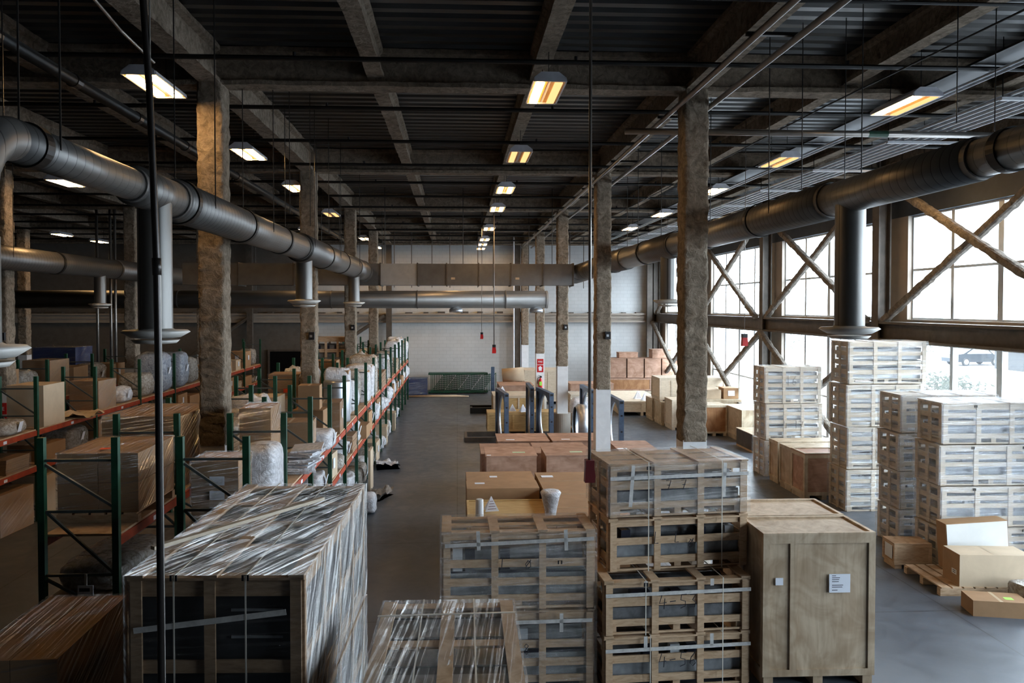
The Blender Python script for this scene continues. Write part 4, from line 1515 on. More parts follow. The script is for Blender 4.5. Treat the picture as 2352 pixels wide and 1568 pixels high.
PB = [('nearer aisle-side pink plywood box with a green slip on its lid', 1.27, 18.45, 1.22, 1.2), ('pink plywood box with a green slip, next to the first column base', 2.65, 18.45, 1.16, 1.2)]
for i, (lb, x, y, w_, d_) in enumerate(PB):
    t = ply_case(lb, (x, y, 0), 0, w_, d_, 1.2, 'plywood_pink', None, .02, (), 'inset', False)
    MB().box(.05, .35, -.25, -.1, 1.2005, 1.203).build('slip', 'sticker_mint', t)
    if i == 0:
        MB().box(-.58, -.48, -.55, -.45, 1.2005, 1.203).build('slip', 'paper', t)
FB = [('flat brown plywood box behind the pink boxes, aisle side', 1.28, 20.15, 1.36, 1.5, .95), ('flat brown plywood box behind the pink boxes, column side', 2.72, 20.2, 1.42, 1.5, .95),
      ('flat brown plywood box with a white slip, just right of the second column', 4.72, 20.4, 1.05, 1.5, .95),
      ('wide flat brown box in the back row, aisle side', 1.92, 22.75, 1.52, 1.35, .80), ('wide flat brown box in the back row, next to the blue steel frames', 3.55, 22.75, 1.60, 1.35, .80)]
for i, (lb, x, y, w_, d_, h_) in enumerate(FB):
    t = ply_case(lb, (x, y, 0), 0, w_, d_, h_, 'plywood_pink', None, .12, (), 'inset', False)
    MB().box(-.5, -.25, -.5, -.38, h_ + .0005, h_ + .003).build('slip', 'paper', t)
    MB().box(-w_ / 2, w_ / 2, .05, .062, h_ + .0003, h_ + .001).build('seam', 'ink', t)

# ------------------------------------------------------------------ blue steel fan frames


def fan_frame(label, x, y, dx, dy, s=1.9):
    """square steel frame standing on edge with a round opening; (x, y) near edge, (dx, dy) direction to the far edge"""
    t = thing('fan_housing', label, 'steel frame', (x, y, .02), math.atan2(dy, dx))
    b = .07
    m = MB()
    m.box(0, .12, -b, b, 0, s).build('post', 'frame_blue', t)
    MB().box(s - .12, s, -b, b, 0, s).build('post', 'frame_blue', t)
    MB().box(.12, s - .12, -b, b, s - .12, s).build('rail', 'frame_blue', t)
    MB().box(.12, s - .12, -b, b, 0, .12).build('rail', 'frame_blue', t)
    for zz in (s * .25, s * .5, s * .75):
        MB().box(-.004, 0, -.03, .03, zz, zz + .05).build('bolt_plate', 'black_plastic', t)
    MB().box(-.006, 0, -b * .7, b * .7, s - .10, s - .03).build('end_hole', 'black_plastic', t)
    n = 48
    vs, fs = [], []
    rr = s * .43
    for side in (-.012, .012):
        for k in range(n):
            a = 2 * PI * k / n
            ca, sa = math.cos(a), math.sin(a)
            q = (s / 2 - .08) / max(abs(ca), abs(sa))
            vs.append((s / 2 + ca * q, side, s / 2 + sa * q))
            vs.append((s / 2 + ca * rr, side, s / 2 + sa * rr))
    for k in range(n):
        k2 = (k + 1) % n
        fs.append((2 * k, 2 * k2, 2 * k2 + 1, 2 * k + 1))
        fs.append((2 * n + 2 * k, 2 * n + 2 * k + 1, 2 * n + 2 * k2 + 1, 2 * n + 2 * k2))
    MB()._add(vs, fs).build('orifice_plate', 'frame_blue', t)
    vs, fs = [], []
    for k in range(n):
        a = 2 * PI * k / n
        for r2, yy in ((rr, -.02), (rr - .012, -.09), (rr - .03, -.09), (rr - .018, .02)):
            vs.append((s / 2 + math.cos(a) * r2, yy, s / 2 + math.sin(a) * r2))
    for k in range(n):
        for j in range(4):
            fs.append((4 * k + j, 4 * k + (j + 1) % 4, 4 * ((k + 1) % n) + (j + 1) % 4, 4 * ((k + 1) % n) + j))
    MB()._add(vs, fs).build('orifice_ring', 'zinc', t, True)
    return t


fan_frame('blue steel fan frame with round opening, standing closest to the aisle', 1.57, 24.3, -.20, 1.9)
fan_frame('blue steel fan frame standing second from the aisle, seen edge-on', 2.55, 26.0, .02, 1.9)
fan_frame('blue steel fan frame in the middle, left of the third column', 3.02, 24.4, -.25, 1.9)
fan_frame('blue steel fan frame just left of the second column, with a round cowl', 4.50, 25.2, -.08, 1.9)
fan_frame('blue steel fan frame farthest from the aisle, right of the second column', 4.84, 22.25 + .1, -.03, 1.9)
o = MB().lathe([(.62, 0), (.72, .1), (.70, .35), (.66, .36), (.60, .1)], (0, 0, 0), 32).build('fan_cowl', 'zinc', None, True)
o.location = (3.92, 25.3, .735)
o.rotation_euler = (0, PI / 2, 0)
tag(o, 'round grey metal fan cowl leaning among the blue steel frames', 'fan cowl')
t = thing('steel_skid', 'dark steel skid frame on the floor in front of the blue fan frames', 'skid', (1.0, 26.5, 0))
MB().box(-.75, .9, -.05, .05, 0, .16).build('beam', 'steel_brown', t)
MB().box(-.75, .9, 1.15, 1.25, 0, .16).build('beam', 'steel_brown', t)
MB().box(-.75, -.65, .05, 1.15, 0, .16).build('beam', 'steel_brown', t)
MB().box(.8, .9, .05, 1.15, 0, .16).build('beam', 'steel_brown', t)
t = thing('steel_skid', 'black steel skid lying on the floor by the aisle, farther back', 'skid', (1.12, 33.6, 0))
MB().box(-.55, .55, -.06, .06, 0, .25).build('beam', 'black_pipe', t)
MB().box(-.55, .55, .85, .95, 0, .25).build('beam', 'black_pipe', t)
MB().box(-.55, -.45, .06, .85, 0, .2).build('beam', 'black_pipe', t)

# ------------------------------------------------------------------ wooden crates behind the frames
ply_case('stacked yellow plank crate with a paper tent, left of the fan frames', (2.35, 30.0, 0), 0, 1.95, 1.6, 1.28, 'yellow_wood', 'pale_wood', .12, (.5,), 'inset')
paper_tent('white paper tent on the stacked yellow plank crate', 1.75, 29.6, 1.285, .32)
ply_case('low yellow crate with two paper tents behind the fan frames', (2.55, 27.75 + .75, 0), 0, 2.9, .9, .80, 'yellow_wood', 'yellow_wood', .1, (.33, .66), 'inset')
paper_tent('left paper tent on the low yellow crate', 2.05, 28.4, .805, .26)
paper_tent('right paper tent on the low yellow crate', 2.42, 28.2, .805, .28, .5)
t = ply_case('pinkish plywood box on the pile left of the fan frames', (2.55, 33.6, 0), 0, 1.5, 1.5, 1.30, 'plywood_pink', None, .1, (), 'inset', False)
o = MB().path([(0, 0, .32), (1.0, 0, .40)], .32, 20).build('cardboard_roll', 'cardboard_pale', None, True)
o.location = (2.1, 35.6, 1.15)
tag(o, 'rolled cardboard lying on a box before the far wall', 'roll')
ply_case('plain plywood box carrying the rolled cardboard', (2.6, 35.6, 0), 0, 1.5, 1.0, 1.14, 'plywood_pink', None, .1, (), 'inset', False)
t = ply_case('pale plywood crate behind the column with the fire extinguisher', (4.1, 37.4, 0), 0, 1.75, 1.5, 1.62, 'pale_wood', 'pale_wood', .12, (.33, .66), 'framed')
t = bundle('white wrapped pallet load behind the third column', (4.85, 28.4, .14), 0, 1.3, 1.1, 1.15, 'white_plastic', 91, True, None, .06)
pallet('pallet under the white wrapped load behind the third column', (4.85, 28.4, 0), 0, 1.2, 1.0, .13, 'pale_wood')
t = flat_stack('strapped stack of pale boards on a pallet near the third column', (5.3, 31.2, .0), 0, 1.5, 1.2, 1.15, 'pale_wood', 14)
ply_case('low pinkish box by the far wall right of the third column', (6.7, 38.5, 0), 0, 2.2, 1.4, .85, 'plywood_pink', None, .1, (), 'inset', False)

# far right: plywood wall of boxes
for i in range(4):
    x = 8.50 + .93 * i
    nm = ['leftmost', 'second', 'third', 'fourth']
    t = ply_case('tall pink plywood box on the long crates by the far wall, %s of four' % nm[i], (x, 40.6, .90), 0, .90, .95, 1.04, 'plywood_pink', None, .02, (), 'inset', False, 'pink plywood boxes by the far wall')
ply_case('long brown crate on pallets under the pink boxes by the far wall', (9.1, 40.6, .22), 0, 2.3, 1.0, .68, 'plywood_orange', 'plywood_pink', .02, (), 'inset', False)
ply_case('brown slatted box on a pallet right of the long brown crate', (11.0 - .1, 40.6, .22), 0, 1.2, 1.0, .68, 'plywood_pink', 'plywood_pink', .02, (), 'inset', False)
pallet('pale pallet under the long brown crate by the far wall', (9.1, 40.6, 0), 0, 2.3, 1.0, .21, 'pale_wood')
pallet('pale pallet under the brown slatted box by the far wall', (10.9, 40.6, 0), 0, 1.2, 1.0, .21, 'pale_wood')
ply_case('small pink box on top of the leftmost tall plywood boxes', (9.1, 40.7, 1.945), 0, 1.05, .7, .30, 'plywood_pink', None, .01, (), 'inset', False)
ply_case('larger pale pink box on top of the rightmost tall plywood boxes', (11.0 - .15, 40.6, 1.945), 0, 1.05, .8, .46, 'plywood_pink', None, .01, (), 'inset', False)
ply_case('low plank crate with two paper tents, in the gap before the pink boxes', (8.0, 34.6, 0), R(-2), 1.9, 4.2, .62, 'pale_wood', 'pale_wood', .16, (.5,), 'inset')
paper_tent('left paper tent on the low plank crate before the pink boxes', 7.95, 33.4, .625, .36)
paper_tent('right paper tent on the low plank crate before the pink boxes', 8.1, 32.8, .625, .32, .6)
# row beside the nearest right column
t = ply_case('pale case on rollers in the row left of the nearest right column, farthest', (8.55, 31.55, 0), 0, 1.15, 1.05, .92, 'plywood_pale', 'plywood_pale', .1, (.5,), 'inset', fw=.06)
t = ply_case('pale case on rollers in the row left of the nearest right column, middle', (8.6, 30.35, 0), 0, 1.15, 1.1, .92, 'plywood_pale', 'plywood_pale', .1, (.5,), 'inset', fw=.06)
t = ply_case('pale tall case with a split front, nearest of the row behind the right column', (8.72, 29.15, 0), 0, 1.2, 1.05, 1.15, 'pale_wood', 'pale_wood', .1, (.5,), 'inset', fw=.08)
t = ply_case('cream crate stacked on the two pale cases behind the right column', (8.65, 30.7, .925), 0, 1.25, 1.3, .92, 'pale_wood', 'pale_wood', .06, (.4,), 'inset', fw=.08)
ply_case('brown plywood case just right of the nearest right column', (9.30, 27.75, 0), 0, .95, .95, 1.12, 'plywood_orange', 'plywood_pale', .1, (), 'inset', fw=.06, lidmat='plywood_pale')
ply_case('cream-fronted plywood case beside the slatted tower marked 16', (10.35, 26.75, 0), 0, 1.15, 1.75, 1.12, 'plywood_pale', 'plywood_pale', .1, (), 'inset', fw=.07)
ply_case('large cream crate under the lower window behind the right column', (10.25, 31.5, 0), 0, 1.5, 1.2, 1.75, 'pale_wood', 'pale_wood', .1, (), 'inset', fw=.09)
t = carton('grey flat box on the cases under the lower window', (9.86, 29.6, 1.11), 0, .7, .8, .35, 'cardboard_pale', False)
ply_case('plywood base case carrying the grey flat box and the open carton', (10.2, 29.55, 0), 0, 1.5, 1.1, 1.105, 'plywood_pale', 'plywood_pale', .1, (), 'inset', False)
t = carton('small open brown carton with a white label under the window', (10.6, 29.5, 1.11), 0, .58, .6, .42, 'cardboard', False)
MB().box(-.12, .14, -.314, -.311, .12, .32).build('paper_label', 'paper', t)
MB().bar((-.31, -.3, .42), (-.50, -.32, .47), .5, .012, (0, 0, 1)).build('flap', 'cardboard', t)
MB().bar((.31, -.3, .42), (.46, -.32, .36), .5, .012, (0, 0, 1)).build('flap', 'cardboard', t)
t = ply_case('low dark-sided box with an overhanging lid in front of the cream case', (10.15, 24.75, 0), 0, 1.45, 1.5, .60, 'steel_brown', None, .06, (), 'inset', False, lidmat='plywood_pale')

# ------------------------------------------------------------------ far end of the aisle
t = thing('rack_frame_stack', 'stack of dark green rack frames lying on edge by the far wall', 'rack frames', (-.1, 41.2, 0))
for i in range(8):
    y = i * .105
    m = MB().box(-1.45 + .04 * (i % 3), 1.75 - .05 * (i % 4), y, y + .08, 1.02, 1.10).box(-1.45, 1.75, y, y + .08, 0.05, .13)
    for k in range(5):
        x = -1.3 + .72 * k + .09 * i
        m.bar((x, y + .04, .10), (x, y + .04, 1.05), .04)
        if k < 4:
            m.bar((x, y + .04, .10), (x + .72, y + .04, 1.05), .03)
    m.build('frame', 'rack_green', t)
o = MB().box(-.09, .09, -.09, .09, 0, 1.45).build('steel_post', 'frame_blue')
o.location = (1.9, 41.0, 0)
tag(o, 'short blue steel post at the end of the green frame stack', 'post')
t = carton('dark blue wrapped stack beside the green rack frames', (-2.15, 41.3, 0), 0, 1.1, .9, .86, 'barrel_blue', False, None, 'film_clear', None, 5)
t = thing('pipe_bundle', 'thin tubes lying on the floor across the end of the aisle', 'tubes', (-.9, 39.6, 0))
for i in range(4):
    MB().path([(-1.6 + .1 * i, .09 * i, .045), (1.5 - .2 * i, .12 * i, .045)], .04, 8).build('tube', 'cardboard_pale', t, True)

# fire point on the fourth right column
FX, FY = 3.75, 34.7
t = thing('fire_extinguisher', 'red fire extinguisher hanging on the white column base', 'fire extinguisher', (FX, FY - .28, .95))
MB().lathe([(0, 0), (.085, .0), (.09, .02), (.09, .40), (.06, .47), (.03, .50), (.03, .53), (0, .53)], n=20).build('cylinder', 'red_plastic', t, True)
MB().box(-.03, .06, -.03, .03, .53, .60).build('valve', 'black_plastic', t)
MB().bar((.03, 0, .60), (-.09, 0, .64), .03, .015).build('handle', 'black_plastic', t)
MB().path([(-.03, 0, .56), (-.13, 0, .50), (-.14, 0, .25)], .014, 8).build('hose', 'black_plastic', t, True)
MB().box(-.06, .06, -.095, -.085, .18, .36).build('label', 'sticker_green', t)


def fire_sign(label, x, y, z, s=1.0):
    t = thing('fire_sign', label, 'sign', (x, y, z))
    MB().box(-.11 * s, .11 * s, -.012, 0, .27 * s, .46 * s).build('upper_panel', 'red_plastic', t)
    MB().box(-.11 * s, .11 * s, -.012, 0, 0, .25 * s).build('lower_panel', 'red_plastic', t)
    text('FIRE', .085 * s, 'paper', t, (0, -.014, .36 * s), name='lettering')
    MB().prism([(-.05 * s, .05 * s), (.05 * s, .05 * s), (.05 * s, .14 * s), (.08 * s, .14 * s), (0, .22 * s), (-.08 * s, .14 * s), (-.05 * s, .14 * s)], -.016, -.012, 'Y').build('symbol', 'paper', t)
    return t


fire_sign('red FIRE sign on the white base of the fourth right column', FX, FY - .192, 1.72, 1.3)
t = fire_sign('red sign panels on the white column base beside the far-left rack', -11.3, 19.7 - .192, 1.62, 1.5)

# ------------------------------------------------------------------ outside the windows
o = MB().box(WALL_X + .3, 120, -60, 140, -.25, -.05).build('outside_ground', 'asphalt')
struct(o, 'sunlit pale pavement outside the windows', 'ground')


def car(label, x, y, rz):
    t = thing('car', label, 'car', (x, y, -.05), rz)
    body = [(-2.15, .30), (2.15, .28), (2.2, .60), (2.05, .80), (1.2, .92), (.65, 1.38), (-.75, 1.42), (-1.55, .98), (-2.1, .92), (-2.2, .6)]
    MB().prism(body, -.82, .82, 'Y').build('body', 'car_paint', t)
    glass = [(.98, .96), (.52, 1.31), (-.65, 1.35), (-1.25, .98)]
    MB().prism(glass, -.835, .835, 'Y').build('side_window', 'equipment_white', t)
    for wx in (-1.35, 1.38):
        for s in (-1, 1):
            w_ = MB().path([(wx, s * .70, .32), (wx, s * .86, .32)], .32, 24).build('wheel', 'tyre', t)
            MB().path([(wx, s * .855, .32), (wx, s * .875, .32)], .20, 18).build('hubcap', 'equipment_white', w_)
    for s in (-1, 1):
        MB().box(2.1, 2.2, s * .6 - .15, s * .6 + .15, .58, .72).build('headlamp', 'zinc', t)
    return t


car('grey car parked outside, seen through the lower window', 41.6, 60.0, R(8))
t = thing('shed', 'dark board shed outside the window at the right edge', 'shed', (43.4, 55.0, -.05), R(0))
MB().box(-2.5, 4.0, -1.5, 1.5, 0, 2.7).build('wall', 'shed_dark', t)
MB().box(-2.7, 4.2, -1.7, 1.7, 2.7, 2.85).build('roof', 'shed_dark', t)
MB().box(-.4, .1, -1.53, -1.5, 0, 2.3).build('board', 'carton_white', t)
r_ = random.Random(11)
PL = [(27.4, 41.5), (24.9, 36.5), (21.5, 33.0), (40, 78), (36, 82), (20.2, 31.0), (46, 74), (25, 39)]
for i, (x, y) in enumerate(PL):
    vs, fs = [], []
    for k in range(260):
        a, b_, c_ = r_.uniform(0, 2 * PI), r_.uniform(0, 1) ** .5, r_.uniform(0, 1)
        sx = 1.2 if i < 3 or i > 4 else 2.2
        sz = .9 if i not in (3, 4, 6) else 2.6
        p = Vector((math.cos(a) * b_ * sx, math.sin(a) * b_ * sx, .1 + c_ * sz))
        d1 = Vector((r_.uniform(-1, 1), r_.uniform(-1, 1), r_.uniform(-1, 1))).normalized() * .16
        d2 = d1.orthogonal().normalized() * .06
        o_ = len(vs)
        vs += [p - d1, p + d2, p + d1, p - d2]
        fs.append((o_, o_ + 1, o_ + 2, o_ + 3))
    t = thing('shrub', 'pale shrub outside the windows, %s from the building' % ['fifth', 'third', 'second', 'seventh', 'farthest', 'nearest', 'sixth', 'fourth'][i], 'shrub', (x, y, -.05))
    o = MB()._add(vs, fs).build('foliage', 'foliage_pale', t)
    MB().path([(0, 0, 0), (.05, 0, .9)], .05, 6).build('stem', 'steel_brown', t)

# ------------------------------------------------------------------ pallet racks
RACK_H = 3.17
LV = (1.21, 1.99)


def rack(label, xc, depth, y0, pitch, n, decks=True):
    """upright frames at y0 + k * pitch, orange beams and board decks between them"""
    t = thing('pallet_rack', label, 'rack', (xc, 0, 0))
    hd = depth / 2
    post = MB().box(-.038, .038, -.035, .035, 0, RACK_H).box(-.06, .06, -.06, .06, 0, .012).mesh('post', 'rack_green')
    m = MB()
    for z in (.25, 1.05, 1.55, 2.30, RACK_H - .27):
        m.bar((-hd + .08, 0, z), (hd - .08, 0, z), .03, .03)
    m.bar((-hd + .08, 0, 2.30), (hd - .08, 0, 1.58), .03, .03).bar((-hd + .08, 0, 1.50), (hd - .08, 0, 1.08), .03, .03).bar((-hd + .08, 0, 1.0), (hd - .08, 0, .3), .03, .03)
    m.bar((-hd + .08, 0, RACK_H - .32), (hd - .08, 0, 2.36), .03, .03)
    brace = m.mesh('upright_frame', 'brace_grey')
    beam = MB().prism([(-.025, 0), (.025, 0), (.025, -.11), (-.025, -.11)], .042, pitch - .042, 'Y').mesh('beam', 'beam_orange')
    deck = MB().box(-hd + .03, hd - .03, .05, pitch - .05, .001, .028).mesh('deck', 'slat_wood')
    tagm = MB().box(-.001, .001, -.06, .06, -.09, -.03).mesh('bay_label', 'paper')

    def put(me, parent, loc):
        o = bpy.data.objects.new(me.name.split('.')[0], me)
        C.objects.link(o)
        o.parent = parent
        o.location = loc
        return o
    for k in range(n + 1):
        f = put(brace, t, (0, y0 + k * pitch, 0))
        put(post, f, (-hd + .038, 0, 0))
        put(post, f, (hd - .038, 0, 0))
        if k < n:
            for z in LV:
                for sx in (-1, 1):
                    b = put(beam, t, (sx * (hd - .035), y0 + k * pitch, z))
                if k % 2 == 0 or k < 4:
                    put(tagm, b, (.027, pitch * .55, 0))
                put(deck, t, (0, y0 + k * pitch, z))
    return t


rack('long green pallet rack with orange beams, nearest the aisle', -2.87, .84, 9.16, 1.974, 15)
rack('green pallet rack back to back with the one nearest the aisle, left of the columns', -4.42, .92, 9.16, 1.974, 15)
rack('green pallet rack with orange beams across the dark side aisle, far left', -9.58, .86, 11.74, 2.73, 9)
rack('rearmost green pallet rack at the far left, behind the far-left one', -12.2, .9, 14.47, 2.73, 5)

SHELF = {0: ('floor level', .001), 1: ('lower beam', LV[0] + .029), 2: ('upper beam', LV[1] + .029)}
RK = {'B': ('aisle rack', -2.87, .84, 9.16, 1.974), 'A': ('inner rack', -4.42, .92, 9.16, 1.974), 'C': ('far-left rack', -9.58, .86, 11.74, 2.73), 'D': ('rearmost rack', -12.2, .9, 14.47, 2.73)}
rng = random.Random(2024)
KIND_TXT = {
    'white': ('white plastic-wrapped bundle', 'crumpled white plastic bundle', 'bulging white wrapped parcel', 'loose white sheeted package'),
    'grey': ('dull film-wrapped brown parcel', 'brownish film-wrapped bundle'),
    'carton': ('plain brown carton', 'closed brown cardboard box', 'taped brown carton'),
    'pcarton': ('pale cardboard box', 'pale brown carton'),
    'wcarton': ('film-wrapped brown carton', 'glossy film-wrapped carton'),
    'flat': ('flat film-wrapped sheet stack', 'low stack of wrapped boards'),
    'tall': ('tall upright wrapped board', 'upright sheet goods in loose plastic', 'tall narrow wrapped package'),
    'wbox': ('white box with paper label', 'plain white carton'),
    'pal': ('brown carton on its own pallet',),
}
seen_lab = {}


def load(rk, bay, level, half, kind, w, d, h, dx=0.0, dy=0.0, note=None):
    rn, xc, depth, y0, pitch = RK[rk]
    ln, z = SHELF[level]
    if half in ('near', 'far'):
        yc = y0 + bay * pitch + pitch * (.27 if half == 'near' else .73) + dy
    else:
        yc = y0 + bay * pitch + pitch * .5 + dy
    seed = rng.randint(1, 9999)
    desc = KIND_TXT[kind][seed % len(KIND_TXT[kind])]
    where = {'near': 'near half of bay', 'far': 'far half of bay', 'mid': 'middle of bay'}[half]
    label = '%s, %s, %s %s, %s' % (desc, rn, where, ORD[bay], ln)
    loc = (xc + dx, yc, z)
    rz = R(rng.uniform(-4, 4))
    if kind == 'white':
        return bundle(label, loc, rz, w, d, h, 'white_plastic', seed, rng.random() < .5, None, .24)
    if kind == 'grey':
        return bundle(label, loc, rz, w, d, h, 'grey_plastic', seed, rng.random() < .6, None, .08)
    if kind in ('carton', 'pcarton', 'wbox', 'wcarton'):
        mt = {'carton': 'cardboard', 'pcarton': 'cardboard_pale', 'wbox': 'carton_white', 'wcarton': 'cardboard'}[kind]
        return carton(label, loc, rz, w, d, h, mt, kind != 'wbox', note or ((0, h * .6, .2) if rng.random() < .5 else None), 'film_clear' if kind == 'wcarton' else None, None, seed % 97)
    if kind == 'flat':
        return flat_stack(label, loc, rz, w, d, h, rng.choice(['cardboard', 'cardboard', 'cardboard_pale']), seed % 97)
    if kind == 'tall':
        return upright_sheets(label, loc, rz, w, d, h, seed % 97)
    if kind == 'pal':
        return carton(label, loc, rz, w, d, h, 'cardboard', True, (0, h * .6, .2), None, None, seed % 97)


# hand-placed near loads
t = carton('film-wrapped block of four brown cartons with orange stickers on the inner rack', (-4.46, 10.32, LV[1] + .15), R(1), .98, 1.25, .74, 'cardboard', False, None, 'film_streaky', None, 31, name='wrapped_cartons', seams=(2, 2))
MB().box(-.08, .08, -.05, .05, 0, .004, Matrix.Translation((.02, -.40, .757)) @ Matrix.Rotation(.2, 4, 'Z')).build('sticker', 'sticker_orange', t)
MB().box(.512, .516, -.05, .05, .5, .62).build('sticker', 'sticker_orange', t)
pallet('pallet under the four wrapped cartons on the inner rack', (-4.46, 10.32, LV[1] + .03), R(1), .98, 1.3, .12)
t = carton('large film-wrapped brown carton standing behind the four wrapped cartons', (-4.62, 12.25, LV[1] + .03), R(-2), 1.15, 1.5, 1.06, 'cardboard', True, None, 'film_streaky', None, 44)
bundle('long grey plastic-wrapped bundle on the lower beam of the inner rack, first bay', (-4.42, 10.1, LV[0] + .03), 0, .86, 1.5, .34, 'grey_plastic', 15, False, None, .10)
t = carton('brown carton with a printed B sign under the lower beam, inner rack', (-4.45, 9.9, .001), 0, .8, 1.0, .95, 'cardboard', True)
s_ = thing('bay_sign', 'small white B sign hung at the front of the inner rack', 'sign', (-4.34, 9.118, 1.31))
MB().box(-.088, .088, -.006, .006, -.15, .13).build('card', 'paper', s_)
MB().box(-.012, .012, .003, .02, .10, .26).build('hanger', 'strap', s_)
text('B', .15, 'ink', s_, (0, -.008, -.07), name='lettering')
MB().box(-.07, .05, -.008, -.006, .06, .10).build('printed_bar', 'ink', s_)
t = carton('film-wrapped stack of brown cartons with paper labels on the aisle rack, first bay', (-2.98, 9.85, LV[1] + .03), 0, .58, .6, .78, 'cardboard', False, None, 'film_streaky', None, 52, name='wrapped_cartons', seams=(1, 4))
for z in (.16, .36, .54):
    MB().box(-.06, .12, -.314, -.312, z - .06, z + .05).build('paper_label', 'paper', t)
bundle('white plastic-draped block at the far half of the first aisle-rack bay', (-2.68, 10.62, LV[1] + .03), 0, .52, .75, .80, 'white_plastic', 19, False, None, .08)
t = carton('tall glossy film-wrapped tower of brown cartons, second aisle-rack bay', (-2.98, 11.75, LV[1] + .03), R(2), .46, .7, 1.18, 'cardboard', False, None, 'film_streaky', None, 58, name='wrapped_cartons', seams=(1, 3))
t = thing('envelope_pile', 'sliding pile of glossy white envelopes, second aisle-rack bay, upper beam', 'papers', (-2.60, 12.60, LV[1] + .03))
for i in range(11):
    M = Matrix.Translation((.02 * math.sin(i * 2.1) + .015 * i, .03 * math.cos(i * 1.7), .02 + .036 * i)) @ Matrix.Rotation(.25 * math.sin(i * 1.3), 4, 'Z') @ Matrix.Rotation(.10 * math.sin(i), 4, 'Y')
    MB().box(-.24, .24, -.33, .33, -.014, .014, M).build('envelope', 'white_plastic', t)
flat_stack('flat brown parcel carrying a wrapped box, third aisle-rack bay, upper beam', (-2.95, 13.75, LV[1] + .03), 0, .8, .8, .20, 'cardboard', 3)
t = carton('long film-wrapped carton lying over the third aisle-rack bay', (-2.95, 13.8, LV[1] + .26), R(3), .78, .6, .42, 'cardboard', True, None, 'film_clear', None, 63)
bundle('white wrapped roll hanging over the beam, third aisle-rack bay', (-2.62, 14.55, LV[1] + .03), 0, .6, .75, .36, 'white_plastic', 24, True)
load('B', 3, 2, 'near', 'carton', .62, .6, .62, -.08)
load('B', 3, 2, 'far', 'wcarton', .75, .75, .66, .02)
t = carton('small brown carton with tape standing on the fourth-bay carton of the aisle rack', (-2.96, 15.6, LV[1] + .03 + .622), R(3), .42, .42, .48, 'cardboard', True)
o = MB().lathe([(0, 0), (.30, 0), (.31, .03), (.31, .92), (.30, .95), (0, .95)], n=28).build('metal_drum', 'zinc', None, True)
o.location = (-2.80, 18.0, LV[1] + .03)
tag(o, 'shiny metal drum in plastic on the fifth aisle-rack bay, upper beam', 'drum')
load('B', 4, 2, 'far', 'tall', .55, .35, 1.15, .0, .1)
# aisle rack, lower levels near
for bay in range(0, 5):
    for half in ('near', 'far'):
        load('B', bay, 1, half, rng.choice(['white', 'grey', 'white', 'flat', 'pcarton']), rng.uniform(.66, .84), rng.uniform(.6, .8), rng.uniform(.26, .5), rng.uniform(.0, .06))
    for half in ('near', 'far'):
        load('B', bay, 0, half, rng.choice(['white', 'carton', 'grey', 'pcarton']), rng.uniform(.66, .84), rng.uniform(.6, .82), rng.uniform(.35, .75), rng.uniform(.0, .08))
for bay in range(5, 15):
    if bay not in (8, 11):
        load('B', bay, 2, 'near', rng.choice(['tall', 'tall', 'tall', 'white']), rng.uniform(.5, .78), rng.uniform(.3, .55), rng.uniform(.8, 1.2), rng.uniform(-.05, .08))
        load('B', bay, 2, 'far', rng.choice(['tall', 'tall', 'grey', 'white']), rng.uniform(.5, .78), rng.uniform(.3, .55), rng.uniform(.7, 1.2), rng.uniform(-.05, .08))
    else:
        load('B', bay, 2, 'mid', 'flat', .8, 1.5, .5)
    for half in ('near', 'far'):
        load('B', bay, 1, half, rng.choice(['white', 'white', 'grey', 'carton']), rng.uniform(.7, .88), rng.uniform(.55, .8), rng.uniform(.3, .6), rng.uniform(.02, .09))
    if bay < 12:
        for half in ('near', 'far'):
            load('B', bay, 0, half, rng.choice(['white', 'grey', 'white', 'pcarton']), rng.uniform(.7, .86), rng.uniform(.55, .8), rng.uniform(.4, .7), rng.uniform(.02, .1))
# inner rack, upper beam (the lower levels are hidden behind the aisle rack)
t = thing('plank_bundle', 'dark brown bundle of stacked planks on the inner rack behind the first column', 'planks', (-4.35, 14.3, LV[1] + .03))
for i in range(4):
    for j in range(3):
        MB().box(-.42 + .28 * j, -.42 + .28 * j + .265, -.7, .7, .09 * i, .09 * i + .08).build('plank', 'slat_wood', t)
bundle('pale film-draped sheet load over the plank bundle on the inner rack', (-4.35, 14.3, LV[1] + .40), 0, .9, 1.4, .20, 'grey_plastic', 37, False, None, .06)
for bay, half, kind, w_, d_, h_ in ((3, 'near', 'grey', .85, .75, .62), (3, 'far', 'white', .8, .75, .78), (4, 'near', 'pcarton', .85, .8, .66), (4, 'far', 'flat', .8, .8, .5),
                                    (6, 'mid', 'white', .9, 1.5, .95), (7, 'mid', 'wcarton', .9, 1.3, .55), (9, 'mid', 'pcarton', .9, 1.2, .6),
                                    (10, 'mid', 'grey', .85, 1.4, .6), (11, 'mid', 'grey', .85, 1.4, .55), (12, 'mid', 'flat', .85, 1.4, .6), (13, 'mid', 'carton', .8, 1.2, .5), (14, 'mid', 'white', .8, 1.3, .6)):
    load('A', bay, 2, half, kind, w_, d_, h_)
t = flat_stack('strapped brown stack of boards with an orange sticker on the inner rack', (-4.40, 20.0, LV[1] + .03), R(2), .75, .8, .96, 'cardboard', 8)
MB().box(.0, .12, -.425, -.42, .5, .6).build('sticker', 'sticker_orange', t)
for i, (x, y, z) in enumerate(((-4.66, 25.4, 0), (-4.16, 25.45, 0), (-4.66, 25.4, .46), (-4.16, 25.45, .46))):
    carton('brown carton of the four-box pile on the inner rack, %s' % ['bottom left', 'bottom right', 'top left', 'top right'][i], (x, y, LV[1] + .03 + z), 0, .48, .7, .452, 'cardboard', True)
